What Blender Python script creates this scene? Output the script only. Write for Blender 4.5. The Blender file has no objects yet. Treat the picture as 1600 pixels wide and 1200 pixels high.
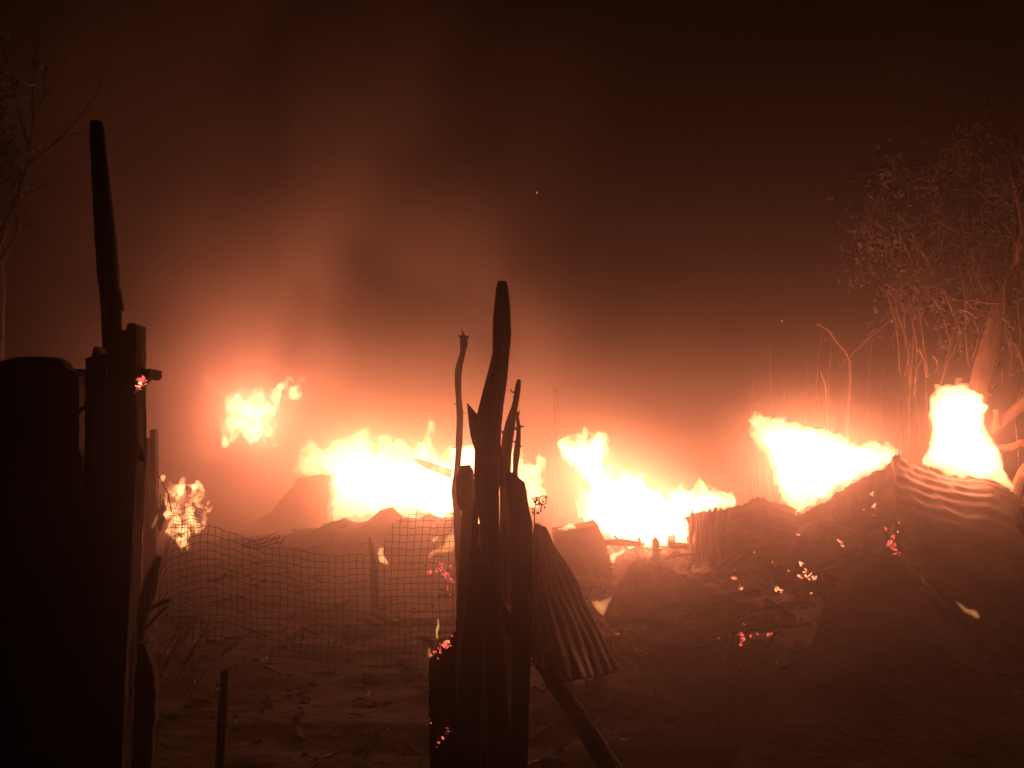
import bpy, bmesh, math, random
import numpy as np
from mathutils import Vector, Matrix, noise as mnoise

random.seed(7)
rng = np.random.default_rng(7)
SC = bpy.context.scene
COL = SC.collection

# ------------------------------------------------------------------ camera
F = 1208.0                      # focal length in pixels of the 1600 px wide frame
CAM = Vector((0.0, 0.0, 1.5))
PITCH = math.atan((690 - 600) / F)
camd = bpy.data.cameras.new('camera')
camd.sensor_width = 36.0
camd.lens = 36.0 * F / 1600.0
camd.clip_start = 0.05
camd.clip_end = 400
cam = bpy.data.objects.new('camera', camd)
COL.objects.link(cam)
cam.location = CAM
cam.rotation_euler = (math.radians(90) + PITCH, 0, 0)
SC.camera = cam

# ------------------------------------------------------------------ night sky
world = bpy.data.worlds.new('World')
SC.world = world
world.use_nodes = True
wn = world.node_tree
wn.nodes.clear()
wo = wn.nodes.new('ShaderNodeOutputWorld')
wb = wn.nodes.new('ShaderNodeBackground')
ws = wn.nodes.new('ShaderNodeTexSky')
ws.sky_type = 'NISHITA'
ws.sun_disc = False
ws.sun_elevation = math.radians(-4)
ws.sun_rotation = math.radians(150)
wb.inputs['Strength'].default_value = 0.0004
wn.links.new(ws.outputs[0], wb.inputs[0])
wn.links.new(wb.outputs[0], wo.inputs[0])

SC.view_settings.view_transform = 'Standard'
SC.view_settings.look = 'None'
SC.view_settings.exposure = 0.0
SC.view_settings.gamma = 1.0
SC.view_settings.use_curve_mapping = False
SC.render.engine = 'CYCLES'
cy = SC.cycles
cy.max_bounces = 4
cy.diffuse_bounces = 2
cy.glossy_bounces = 1
cy.transmission_bounces = 2
cy.volume_bounces = 1
cy.transparent_max_bounces = 24
cy.sample_clamp_indirect = 2.0
cy.volume_step_rate = 1.0
cy.volume_max_steps = 64
cy.use_denoising = True

# ------------------------------------------------------------------ tuning of fire and air
HAZE_DENS = 0.025
HAZE_G = 0.9
LAMP_RGB = (1.0, 0.235, 0.115)
POWER = 1.12
SMOKE_G = 0.35
SMOKE = [((-3.1, 12.6, 2.6), (5.6, 3.2, 4.3), .46),
         ((-5.0, 13.0, 6.5), (8.5, 4.0, 7.5), .16),
         ((-4.2, 11.2, .6), (3.6, 2.4, 1.8), .25),
         ((1.4, 11.8, 1.2), (3.6, 2.4, 2.6), .06),
         ((3.6, 10.2, 1.2), (2.8, 1.8, 2.2), .05),
         ((-2.3, 13.0, 1.2), (2.4, 1.5, 1.7), .55),
         ((1.6, 11.0, 0.8), (2.2, 1.4, 1.4), .35),
         ((3.5, 9.0, 1.3), (1.7, 1.1, 1.2), .35),
         ((0.5, 15.2, 1.5), (9.5, 3.2, 4.2), .26)]

# ------------------------------------------------------------------ helpers
CP, SP = math.cos(PITCH), math.sin(PITCH)


def W(px, py, d):
    """the world point seen at a pixel of the photograph, d metres ahead"""
    x = (px - 800) / F
    y = (600 - py) / F
    v = Vector((x, CP - y * SP, SP + y * CP))
    return CAM + v * (d / v.y)


def PXM(d):
    """metres per photograph pixel at distance d"""
    return d / F


def tag(o, label=None, cat=None, group=None, kind=None):
    if label: o['label'] = label
    if cat: o['category'] = cat
    if group: o['group'] = group
    if kind: o['kind'] = kind
    return o


def empty(name, loc=(0, 0, 0), **k):
    o = bpy.data.objects.new(name, None)
    o.empty_display_size = 0.1
    COL.objects.link(o)
    o.location = loc
    return tag(o, **k)


def link(name, verts, faces, mat, parent=None, smooth=False, solid=0.0):
    me = bpy.data.meshes.new(name)
    me.from_pydata([tuple(v) for v in verts], [], [tuple(f) for f in faces])
    me.materials.append(mat)
    if smooth:
        me.polygons.foreach_set('use_smooth', [True] * len(me.polygons))
    me.update()
    o = bpy.data.objects.new(name, me)
    COL.objects.link(o)
    if parent is not None:
        o.parent = parent
        o.matrix_parent_inverse = Matrix.Translation(-Vector(parent.location))
    if solid:
        m = o.modifiers.new('thick', 'SOLIDIFY')
        m.thickness = solid
        m.offset = 0
    return o


class MB:
    """collects shapes that become one mesh"""
    def __init__(self):
        self.v = []
        self.f = []

    def add(self, v, f):
        n = len(self.v)
        self.v += [Vector(a) for a in v]
        self.f += [tuple(i + n for i in q) for q in f]

    def tube(self, pts, rad, seg=8, rough=0.0, cap=True, seed=0.0, jag=0.0):
        """a tapering limb through pts with radius per point"""
        pts = [Vector(p) for p in pts]
        if not hasattr(rad, '__len__'):
            rad = [rad] * len(pts)
        P, R = [], []
        for i in range(len(pts) - 1):
            n = max(1, int((pts[i + 1] - pts[i]).length / max(0.02, 1.6 * max(rad[i], rad[i + 1])))) if rough else 1
            n = min(n, 14)
            for k in range(n):
                t = k / n
                P.append(pts[i].lerp(pts[i + 1], t))
                R.append(rad[i] * (1 - t) + rad[i + 1] * t)
        P.append(pts[-1]); R.append(rad[-1])
        if rough:      # round the corners a little
            for _ in range(2):
                Q = [P[0]] + [(P[i - 1] + P[i] * 2 + P[i + 1]) / 4 for i in range(1, len(P) - 1)] + [P[-1]]
                P = Q
        vs, fs = [], []
        up = Vector((0.13, 1, 0.07)).normalized()
        for i, (p, r) in enumerate(zip(P, R)):
            a = P[max(0, i - 1)]; b = P[min(len(P) - 1, i + 1)]
            t = (b - a).normalized()
            x = t.cross(up)
            if x.length < 0.05: x = t.cross(Vector((1, 0, 0)))
            x.normalize(); y = t.cross(x)
            for k in range(seg):
                an = 2 * math.pi * k / seg
                rr = r
                q = p + (x * math.cos(an) + y * math.sin(an)) * r
                if rough:
                    rr = r * (1 + rough * mnoise.noise(Vector((q.x * 9 + seed, q.y * 9, q.z * 9))) + rough * .6 * mnoise.noise(q * 31 + Vector((seed, 0, 0))))
                q = p + (x * math.cos(an) + y * math.sin(an)) * rr
                if jag and i == len(P) - 1:
                    q += t * jag * mnoise.noise(Vector((an * 2, seed, 3.3))) * 2
                vs.append(q)
        for i in range(len(P) - 1):
            for k in range(seg):
                k2 = (k + 1) % seg
                fs.append((i * seg + k, i * seg + k2, (i + 1) * seg + k2, (i + 1) * seg + k))
        if cap:
            fs.append(tuple(range(seg - 1, -1, -1)))
            fs.append(tuple((len(P) - 1) * seg + k for k in range(seg)))
        self.add(vs, fs)
        return self

    def prism(self, front, back):
        """two matching outlines joined into a solid"""
        n = len(front)
        vs = list(front) + list(back)
        fs = [tuple(range(n)), tuple(range(2 * n - 1, n - 1, -1))]
        for i in range(n):
            j = (i + 1) % n
            fs.append((i, i + n, j + n, j))
        self.add(vs, fs)
        return self

    def box(self, c, sx, sy, sz, rot=None):
        c = Vector(c)
        vs = []
        for x in (-1, 1):
            for y in (-1, 1):
                for z in (-1, 1):
                    q = Vector((x * sx / 2, y * sy / 2, z * sz / 2))
                    if rot is not None: q = rot @ q
                    vs.append(c + q)
        fs = [(0, 1, 3, 2), (4, 6, 7, 5), (0, 4, 5, 1), (2, 3, 7, 6), (0, 2, 6, 4), (1, 5, 7, 3)]
        self.add(vs, fs)
        return self

    def build(self, name, mat, parent=None, smooth=False, solid=0.0):
        return link(name, self.v, self.f, mat, parent, smooth, solid)


def densify(poly, step, jitter=0.0):
    out = []
    n = len(poly)
    for i in range(n):
        a, b = Vector(poly[i]), Vector(poly[(i + 1) % n])
        k = max(1, int((b - a).length / step))
        for j in range(k):
            p = a.lerp(b, j / k)
            if jitter and j:
                p = p + Vector((random.uniform(-1, 1), random.uniform(-1, 1))) * jitter
            out.append((p.x, p.y))
    return out


def board(name, outline, d, thick, mat, parent=None, d2=None, jitter=1.0, step=14):
    """a plank whose face has the given outline, d metres away, thick metres deep.
    d2: distance at the foot, if it leans"""
    o2 = densify(outline, step, jitter)
    ys = [p[1] for p in o2]
    y0, y1 = min(ys), max(ys)
    def dd(y): return d if d2 is None else d + (d2 - d) * (y - y0) / max(1, y1 - y0)
    fr = [W(x, y, dd(y)) for x, y in o2]
    bk = [p + Vector((0, thick, 0)) for p in fr]
    m = MB(); m.prism(fr, bk)
    return m.build(name, mat, parent)


# ------------------------------------------------------------------ materials
def newmat(name):
    m = bpy.data.materials.new(name)
    m.use_nodes = True
    nt = m.node_tree
    nt.nodes.clear()
    out = nt.nodes.new('ShaderNodeOutputMaterial')
    return m, nt, out


def surf(name, c1, c2, rough=0.8, scale=6, bump=0.4, bscale=30, metallic=0.0, stretch=(1, 1, 1), spec=0.5, r2=None):
    m, nt, out = newmat(name)
    N = nt.nodes.new
    L = nt.links.new
    b = N('ShaderNodeBsdfPrincipled')
    tc = N('ShaderNodeTexCoord')
    mp = N('ShaderNodeMapping'); mp.inputs['Scale'].default_value = stretch
    L(tc.outputs['Object'], mp.inputs[0])
    n1 = N('ShaderNodeTexNoise'); n1.inputs['Scale'].default_value = scale; n1.inputs['Detail'].default_value = 8
    n1.inputs['Roughness'].default_value = 0.65
    L(mp.outputs[0], n1.inputs[0])
    cr = N('ShaderNodeValToRGB')
    cr.color_ramp.elements[0].position = 0.35; cr.color_ramp.elements[0].color = (*c1, 1)
    cr.color_ramp.elements[1].position = 0.68; cr.color_ramp.elements[1].color = (*c2, 1)
    L(n1.outputs[0], cr.inputs[0])
    L(cr.outputs[0], b.inputs['Base Color'])
    b.inputs['Roughness'].default_value = rough
    if r2 is not None:
        mr = N('ShaderNodeMapRange')
        mr.inputs['To Min'].default_value = rough; mr.inputs['To Max'].default_value = r2
        L(n1.outputs[0], mr.inputs[0]); L(mr.outputs[0], b.inputs['Roughness'])
    b.inputs['Metallic'].default_value = metallic
    b.inputs['Specular IOR Level'].default_value = spec
    n2 = N('ShaderNodeTexNoise'); n2.inputs['Scale'].default_value = bscale; n2.inputs['Detail'].default_value = 6
    L(mp.outputs[0], n2.inputs[0])
    bp = N('ShaderNodeBump'); bp.inputs['Strength'].default_value = bump; bp.inputs['Distance'].default_value = 0.02
    L(n2.outputs[0], bp.inputs['Height'])
    L(bp.outputs[0], b.inputs['Normal'])
    L(b.outputs[0], out.inputs['Surface'])
    return m


M_CHAR = surf('charred_wood', (0.007, 0.006, 0.005), (0.022, 0.017, 0.014), 0.85, 8, 0.9, 26, stretch=(1, 1, .25))
M_WOOD = surf('scorched_wood', (0.025, 0.017, 0.012), (0.09, 0.06, 0.04), 0.8, 8, 0.8, 26, stretch=(1, 1, .25))
M_BARK = surf('bark', (0.07, 0.042, 0.03), (0.19, 0.12, 0.08), 0.85, 10, 0.9, 22, stretch=(1, 1, .4))
M_TIN = surf('burnt_tin', (0.05, 0.04, 0.033), (0.16, 0.13, 0.11), 0.5, 3.5, 0.35, 18, metallic=0.3, r2=0.8)
M_RUST = surf('rusted_tin', (0.03, 0.017, 0.011), (0.11, 0.06, 0.04), 0.5, 4, 0.4, 20, metallic=0.3, r2=0.8)
M_SOIL = surf('ashy_soil', (0.006, 0.005, 0.0045), (0.013, 0.011, 0.010), 0.95, 2.6, 0.9, 14, spec=.12)
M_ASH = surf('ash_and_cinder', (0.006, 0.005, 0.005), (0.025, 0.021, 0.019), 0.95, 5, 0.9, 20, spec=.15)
M_RUB = surf('pale_rubble', (0.04, 0.033, 0.03), (0.20, 0.17, 0.14), 0.6, 5, 0.6, 30)
M_MUD = surf('mud_wall', (0.04, 0.028, 0.02), (0.10, 0.07, 0.05), 0.9, 3, 0.6, 15)
M_WIRE = surf('rusty_wire', (0.015, 0.009, 0.007), (0.04, 0.02, 0.015), 0.8, 30, 0.1, 60)
M_LEAF = surf('leaf', (0.006, 0.007, 0.004), (0.028, 0.022, 0.013), 0.7, 7, 0.2, 40)
M_CLOTH = surf('scorched_sacking', (0.04, 0.03, 0.025), (0.14, 0.10, 0.08), 0.9, 6, 0.7, 40)


def let_light_through(m):
    nt = m.node_tree
    out = nt.get_output_node('CYCLES')
    p = out.inputs['Surface'].links[0].from_node
    t = nt.nodes.new('ShaderNodeBsdfTranslucent'); t.inputs[0].default_value = (.30, .24, .2, 1)
    mx = nt.nodes.new('ShaderNodeMixShader'); mx.inputs[0].default_value = .5
    nt.links.new(p.outputs[0], mx.inputs[1]); nt.links.new(t.outputs[0], mx.inputs[2]); nt.links.new(mx.outputs[0], out.inputs['Surface'])


let_light_through(M_CLOTH)


def flame_mat(name, s, rgb=(1.0, 0.34, 0.13), skin=0.03, texture=0.0, scale=6.0):
    """burning gas: it glows through its depth, so it is brightest where it is thickest"""
    m, nt, out = newmat(name)
    N = nt.nodes.new; L = nt.links.new
    tr = N('ShaderNodeBsdfTransparent')
    em = N('ShaderNodeEmission'); em.inputs[0].default_value = (*rgb, 1); em.inputs[1].default_value = skin
    ad = N('ShaderNodeAddShader')
    L(tr.outputs[0], ad.inputs[0]); L(em.outputs[0], ad.inputs[1])
    L(ad.outputs[0], out.inputs['Surface'])
    ve = N('ShaderNodeEmission'); ve.inputs[0].default_value = (*rgb, 1); ve.inputs[1].default_value = s
    if texture:
        tc = N('ShaderNodeTexCoord')
        mp = N('ShaderNodeMapping'); mp.inputs['Scale'].default_value = (1, .2, .55)
        n1 = N('ShaderNodeTexNoise'); n1.inputs['Scale'].default_value = scale; n1.inputs['Detail'].default_value = 3
        n1.inputs['Distortion'].default_value = 0.9
        m.cycles.volume_step_rate = 0.35
        mr = N('ShaderNodeMapRange'); mr.inputs['From Min'].default_value = 0.44; mr.inputs['From Max'].default_value = 0.62
        mr.inputs['To Min'].default_value = s * (1 - texture); mr.inputs['To Max'].default_value = s * (1 + texture)
        L(tc.outputs['Object'], mp.inputs[0]); L(mp.outputs[0], n1.inputs[0]); L(n1.outputs[0], mr.inputs[0]); L(mr.outputs[0], ve.inputs[1])
    L(ve.outputs[0], out.inputs['Volume'])
    return m


def ember_mat(name, s, rgb):
    m, nt, out = newmat(name)
    N = nt.nodes.new; L = nt.links.new
    tc = N('ShaderNodeTexCoord')
    n1 = N('ShaderNodeTexNoise'); n1.inputs['Scale'].default_value = 60; n1.inputs['Detail'].default_value = 5; n1.inputs['Roughness'].default_value = .7
    mr = N('ShaderNodeMapRange'); mr.inputs['From Min'].default_value = 0.42; mr.inputs['From Max'].default_value = 0.66
    mr.inputs['To Min'].default_value = 0.0; mr.inputs['To Max'].default_value = s
    b = N('ShaderNodeBsdfPrincipled'); b.inputs['Base Color'].default_value = (.02, .015, .012, 1); b.inputs['Roughness'].default_value = .9
    b.inputs['Emission Color'].default_value = (*rgb, 1)
    L(tc.outputs['Object'], n1.inputs[0]); L(n1.outputs[0], mr.inputs[0]); L(mr.outputs[0], b.inputs['Emission Strength'])
    L(b.outputs[0], out.inputs['Surface'])
    return m


M_EMBER = ember_mat('glowing_ember', 2.4, (1.0, 0.13, 0.09))
M_EMBER_HOT = ember_mat('hot_ember', 7.0, (1.0, 0.24, 0.12))

# ------------------------------------------------------------------ flames: solids of burning gas
def lattice(shape, seed):
    return np.random.default_rng(seed).uniform(-1, 1, shape).astype(np.float32)


def vnoise(x, y, z, seed):
    """smooth value noise at arrays of points"""
    L = lattice((32, 32, 32), seed)
    def s(t): return t * t * (3 - 2 * t)
    xi, yi, zi = np.floor(x).astype(int), np.floor(y).astype(int), np.floor(z).astype(int)
    fx, fy, fz = s(x - xi), s(y - yi), s(z - zi)
    r = 0
    for a in (0, 1):
        for b in (0, 1):
            for c in (0, 1):
                w = (fx if a else 1 - fx) * (fy if b else 1 - fy) * (fz if c else 1 - fz)
                r = r + w * L[(xi + a) % 32, (yi + b) % 32, (zi + c) % 32]
    return r


def poly_sdf(px, pz, poly):
    """signed distance to an outline, positive inside"""
    d = np.full(px.shape, 1e9)
    s = np.ones(px.shape)
    n = len(poly)
    for i in range(n):
        ax, az = poly[i]; bx, bz = poly[i - 1]
        ex, ez = bx - ax, bz - az
        wx, wz = px - ax, pz - az
        t = np.clip((wx * ex + wz * ez) / (ex * ex + ez * ez + 1e-12), 0, 1)
        d = np.minimum(d, (wx - ex * t) ** 2 + (wz - ez * t) ** 2)
        c1 = pz >= az; c2 = pz < bz; c3 = ex * wz > ez * wx
        flip = (c1 & c2 & c3) | (~c1 & ~c2 & ~c3)
        s = np.where(flip, -s, s)
    return -s * np.sqrt(d)


def surface_nets(G, origin, cell):
    """G > 0 is inside; returns verts, quads"""
    ins = G > 0
    nx, ny, nz = G.shape
    c = np.zeros((nx - 1, ny - 1, nz - 1), int)
    offs = [(a, b, d) for a in (0, 1) for b in (0, 1) for d in (0, 1)]
    for a, b, d in offs:
        c += ins[a:nx - 1 + a, b:ny - 1 + b, d:nz - 1 + d]
    act = (c > 0) & (c < 8)
    idx = -np.ones(act.shape, int)
    I = np.argwhere(act)
    idx[act] = np.arange(len(I))
    acc = np.zeros((len(I), 3)); cnt = np.zeros(len(I))
    edges = []
    for o in offs:
        for ax in range(3):
            if o[ax] == 0:
                p = list(o); p[ax] = 1
                edges.append((o, tuple(p)))
    for o, p in edges:
        g0 = G[I[:, 0] + o[0], I[:, 1] + o[1], I[:, 2] + o[2]]
        g1 = G[I[:, 0] + p[0], I[:, 1] + p[1], I[:, 2] + p[2]]
        cr = (g0 > 0) != (g1 > 0)
        t = np.where(cr, g0 / (g0 - g1 + 1e-12), 0)
        q = np.array(o)[None] + t[:, None] * (np.array(p) - np.array(o))[None]
        acc[cr] += q[cr]; cnt[cr] += 1
    V = (I + acc / np.maximum(cnt, 1)[:, None]) * cell + origin
    Q = []
    # quads across each axis
    for ax in range(3):
        sl0 = [slice(1, nx - 1), slice(1, ny - 1), slice(1, nz - 1)]
        sl1 = list(sl0)
        sl0[ax] = slice(0, G.shape[ax] - 1); sl1[ax] = slice(1, G.shape[ax])
        a = ins[tuple(sl0)]; b = ins[tuple(sl1)]
        E = np.argwhere(a != b)
        if not len(E): continue
        fl = a[tuple(E.T)]
        base = E.copy()
        for k in range(3):
            if k != ax: base[:, k] += 1
        u, v = [(1, 2), (2, 0), (0, 1)][ax]
        def at(du, dv):
            q = base.copy(); q[:, u] -= du; q[:, v] -= dv
            return idx[q[:, 0], q[:, 1], q[:, 2]]
        q4 = np.stack([at(0, 0), at(1, 0), at(1, 1), at(0, 1)], 1)
        q4[fl == False] = q4[fl == False][:, ::-1]
        Q.append(q4)
    Q = np.concatenate(Q)
    return V, Q


def flame_mesh(name, outline, d, thick, cell, mat, parent, seed=1, cap=30, rag=0.5, nscale=3.0, wisp=0.0, lean=0.0, fine=0.25, core=1.0, licks=None):
    """outline in photograph pixels at distance d; thick = depth of the fire in metres.
    cap: pixels from the rim at which it is at full thickness"""
    pts = [W(x, y, d) for x, y in outline]
    poly = [(p.x, p.z) for p in pts]
    xs = [p[0] for p in poly]; zs = [p[1] for p in poly]
    mg = cell * 5 + (licks[1] * 1.25 * PXM(d) if licks else 0)
    x0, x1, z0, z1 = min(xs) - mg, max(xs) + mg, min(zs) - mg, max(zs) + mg
    T = thick / 2
    gx = np.arange(x0, x1, cell); gy = np.arange(-T * 1.5 - cell * 2, T * 1.5 + cell * 3, cell); gz = np.arange(z0, z1, cell)
    X, Y, Z = np.meshgrid(gx, gy, gz, indexing='ij')
    k = nscale
    # rising, licking distortion
    wx = vnoise(X * k + 5, Y * k + 3, Z * k * .55 + 1, seed) * .5 + vnoise(X * k * 2.3, Y * k * 2.3, Z * k * 1.2, seed + 1) * .25 + vnoise(X * k * 5, Y * k * 5, Z * k * 2.4, seed + 2) * .13
    wz = vnoise(X * k + 15, Y * k + 13, Z * k * .55 + 11, seed + 3) * .5 + vnoise(X * k * 2.6 + 7, Y * k * 2.6, Z * k * 1.1, seed + 4) * .35
    amp = rag * 14 * PXM(d)
    capm = cap * PXM(d)
    S = poly_sdf(X + wx * amp * 1.2, Z + wz * amp * 1.6, poly)
    if licks:                                        # tongues licking up from the upper rim
        n, ln, drift = licks
        lr = random.Random(seed * 7 + 3)
        area = sum(poly[i - 1][0] * poly[i][1] - poly[i][0] * poly[i - 1][1] for i in range(len(poly)))
        sg = 1 if area > 0 else -1
        rim = []
        for i in range(len(poly)):
            a = np.array(poly[i - 1]); b = np.array(poly[i])
            e = b - a; L_ = np.hypot(*e)
            nrm = np.array([e[1], -e[0]]) / (L_ + 1e-9) * sg
            if nrm[1] > -.15: rim.append((a, b, L_))
        P_ = PXM(d)
        for _ in range(n):
            a, b, L_ = lr.choices(rim, weights=[q[2] for q in rim])[0]
            p = a + (b - a) * lr.random() + np.array([0, -5 * P_])
            L2 = ln * P_ * lr.uniform(.35, 1.2)
            r0 = min(9, 3 + ln * .18) * P_ * lr.uniform(.5, 1.1)
            dr = drift * P_ * lr.uniform(.2, 1.2); wob = L2 * .22 * lr.choice([-1, 1])
            pts_ = [p, p + np.array([wob + dr * .2, L2 * .35]), p + np.array([-wob * .5 + dr * .5, L2 * .7]), p + np.array([wob * .3 + dr, L2])]
            rr = [r0, r0 * .8, r0 * .45, r0 * .08]
            for j in range(3):
                A, B = pts_[j], pts_[j + 1]
                e = B - A
                t = np.clip(((X - A[0]) * e[0] + (Z - A[1]) * e[1]) / (e @ e + 1e-12), 0, 1)
                dist = np.hypot(X + wx * amp * .3 - A[0] - e[0] * t, Z - A[1] - e[1] * t)
                S = np.maximum(S, (rr[j] + (rr[j + 1] - rr[j]) * t) - dist)
    f = np.clip(S / capm, -1.5, core)
    if core < 1:
        f = np.where(f > 0, f, f * 1.5)
    nn = vnoise(X * k * 3.2 + Z * k, Y * k * .9, Z * k * 1.7, seed + 5) * .5 + vnoise(X * k * 7, Y * k * 1.6, Z * k * 3.4, seed + 6) * .38 + vnoise(X * k * 14, Y * k * 3, Z * k * 8, seed + 8) * .25
    big = vnoise(X * k * 1.6 + 3, Y * k * 1.6, Z * k * .8, seed + 7)
    G = f + fine * nn - (np.abs(Y) / T) ** 1.6 + wisp * np.minimum(big + .6 * nn - .25, 0.2)
    G[0] = G[-1] = -1; G[:, 0] = G[:, -1] = -1; G[:, :, 0] = G[:, :, -1] = -1
    V, Q = surface_nets(G, np.array([x0, d + gy[0], z0]), cell)
    if lean:
        V[:, 1] += lean * (V[:, 2] - z0)
    return link(name, V.tolist(), Q.tolist(), mat, parent, smooth=True)


def fire(name, label, cat, tongues, lamps, group=None):
    """tongues: list of dicts for flame_mesh; lamps: (px, py, d, watts, radius)"""
    t0 = tongues[0]
    ys = max(p[1] for p in t0['outline']); xm = sum(p[0] for p in t0['outline']) / len(t0['outline'])
    root = empty(name, W(xm, ys, t0['d']), label=label, cat=cat, group=group)
    for i, t in enumerate(tongues):
        flame_mesh('flame', parent=root, seed=int(xm) * 3 + i * 17, **t)
    for (x, y, d, w, r) in lamps:
        l = bpy.data.lights.new('fire_light', 'POINT')
        l.energy = w * POWER
        l.color = LAMP_RGB
        l.shadow_soft_size = r
        o = bpy.data.objects.new('fire_light', l)
        COL.objects.link(o)
        o.parent = root
        o.matrix_parent_inverse = Matrix.Translation(-Vector(root.location))
        o.location = W(x, y, d)
    return root


FM_BIG = flame_mat('flame_fierce', 11.0)
FM_MID = flame_mat('flame_bright', 12.0)
FM_WISP = flame_mat('flame_wispy', 12.0, rgb=(1.0, 0.36, 0.14), texture=.95, scale=7, skin=.01)
FM_FAINT = flame_mat('flame_faint', 1.6, rgb=(1.0, 0.30, 0.16), skin=0.01)
FM_SMALL = flame_mat('flame_small', 30.0, rgb=(1.0, 0.40, 0.15))
FM_YEL = flame_mat('flame_yellow', 7.0, rgb=(1.0, 0.40, 0.13), skin=0.01)

#@@FIRES
D2, D4, D5 = 13.0, 11.0, 9.0
fire('fire', 'fierce white fire over the dark debris between the far mud wall and the thin pole', 'fire', [
    dict(outline=[(470, 742), (480, 722), (500, 706), (522, 692), (548, 684), (568, 686), (590, 700), (604, 694), (622, 708), (640, 716), (652, 704), (660, 690), (664, 672), (668, 655), (673, 668), (668, 690), (672, 712), (690, 716), (712, 722), (722, 735), (722, 790), (700, 806), (680, 822), (668, 826), (664, 806), (640, 800), (610, 796), (585, 806), (560, 802), (545, 806), (530, 802), (516, 808), (511, 800), (516, 770), (512, 748), (490, 744)],
         d=D2, thick=1.5, cell=.045, mat=FM_BIG, cap=32, rag=1.0, nscale=2.8, fine=.6, licks=(26, 26, -6)),
    dict(outline=[(648, 720), (654, 704), (662, 690), (668, 672), (670, 650), (676, 662), (672, 682), (676, 700), (668, 722)], d=D2, thick=.3, cell=.03, mat=FM_MID, cap=8, rag=.4, nscale=4, fine=.3)],
     [(560, 745, D2, 520, .45), (680, 765, D2 - .2, 300, .4)])
fire('fire', 'loose wispy fire torn free in the smoke above the low far wall', 'fire', [
    dict(outline=[(352, 690), (350, 665), (356, 645), (360, 622), (372, 616), (392, 622), (400, 612), (422, 610), (440, 604), (456, 610), (476, 604), (474, 618), (456, 630), (434, 632), (418, 642), (408, 660), (412, 678), (430, 690), (392, 694), (385, 680), (380, 668), (368, 690)],
         d=12.5, thick=.5, cell=.026, mat=FM_WISP, cap=14, rag=1.0, nscale=4.6, fine=1.25, core=.42, licks=(16, 20, 10)),
    dict(outline=[(314, 576), (322, 572), (334, 590), (350, 602), (372, 606), (396, 612), (392, 626), (368, 622), (350, 616), (330, 612), (318, 596)],
         d=12.5, thick=.35, cell=.035, mat=FM_FAINT, cap=12, rag=.6, nscale=3)],
     [(395, 650, 12.5, 260, .3)])
fire('fire', 'narrow white fire seen between the thin pole and the forked trunk', 'fire', [
    dict(outline=[(700, 700), (712, 690), (728, 694), (742, 688), (752, 696), (770, 700), (790, 706), (802, 690), (808, 706), (806, 740), (800, 770), (760, 780), (710, 770)],
         d=10.5, thick=.8, cell=.045, mat=FM_BIG, cap=20, rag=.5, nscale=2.6)],
     [(760, 735, 10.5, 90, .25)])
fire('fire', 'ragged fire beside the foot of the far charred pole, over the burnt board tops', 'fire', [
    dict(outline=[(798, 700), (812, 706), (822, 728), (836, 724), (848, 730), (846, 752), (858, 764), (848, 778), (838, 792), (820, 792), (806, 780)],
         d=9.5, thick=.45, cell=.025, mat=FM_MID, cap=14, rag=.8, nscale=4, fine=.8, core=.6, licks=(14, 18, 3))],
     [(824, 760, 9.5, 40, .2)])
fire('fire', 'broad white fire behind the crumpled tin, with one tall ragged tongue', 'fire', [
    dict(outline=[(908, 800), (916, 780), (918, 756), (908, 742), (896, 730), (880, 722), (874, 712), (878, 686), (884, 700), (892, 684), (898, 698), (908, 686), (914, 694), (924, 680), (932, 686), (942, 676), (944, 700), (940, 720), (950, 740), (960, 752), (974, 748), (986, 742), (996, 748), (1010, 758), (1022, 770), (1040, 772), (1050, 782), (1064, 770), (1076, 764), (1090, 770), (1102, 764), (1116, 778), (1132, 780), (1142, 788), (1110, 800), (1080, 808), (1076, 830), (1078, 850), (1058, 850), (1036, 858), (1000, 852), (960, 854), (944, 836), (920, 822)],
         d=D4, thick=1.3, cell=.04, mat=FM_BIG, cap=28, rag=.8, nscale=3.4, fine=.65, licks=(30, 22, 2)),
    dict(outline=[(872, 716), (876, 686), (884, 694), (892, 682), (900, 694), (910, 684), (918, 690), (928, 678), (936, 684), (944, 676), (944, 704), (938, 740), (916, 750), (900, 728), (884, 722)], d=D4 - .2, thick=.35, cell=.026, mat=FM_WISP, cap=9, rag=.9, nscale=5.5, fine=1.1, core=.5, licks=(10, 14, 2)),
    dict(outline=[(1020, 772), (1040, 764), (1056, 772), (1078, 760), (1100, 756), (1120, 772), (1144, 784), (1110, 796), (1060, 790)], d=D4, thick=.35, cell=.028, mat=FM_WISP, cap=9, rag=.9, nscale=5.5, fine=1.0, core=.5, licks=(12, 16, 4))],
     [(985, 800, D4, 380, .45), (925, 735, D4, 110, .3), (1070, 800, D4, 110, .3)])
fire('fire', 'slanting white fire blown over the crest of the tin heap, below the bare saplings', 'fire', [
    dict(outline=[(1162, 652), (1176, 654), (1190, 662), (1204, 666), (1216, 664), (1230, 658), (1250, 662), (1272, 672), (1300, 682), (1330, 694), (1350, 700), (1362, 684), (1374, 690), (1388, 704), (1398, 716), (1384, 730), (1350, 742), (1320, 756), (1280, 780), (1252, 794), (1228, 784), (1218, 768), (1214, 740), (1200, 712), (1184, 688), (1174, 668)],
         d=D5, thick=1.1, cell=.034, mat=FM_BIG, cap=30, rag=.45, nscale=3.8, fine=.5, licks=(22, 12, -6))],
     [(1250, 725, D5, 210, .4), (1350, 725, D5 - .3, 60, .2)])
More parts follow.
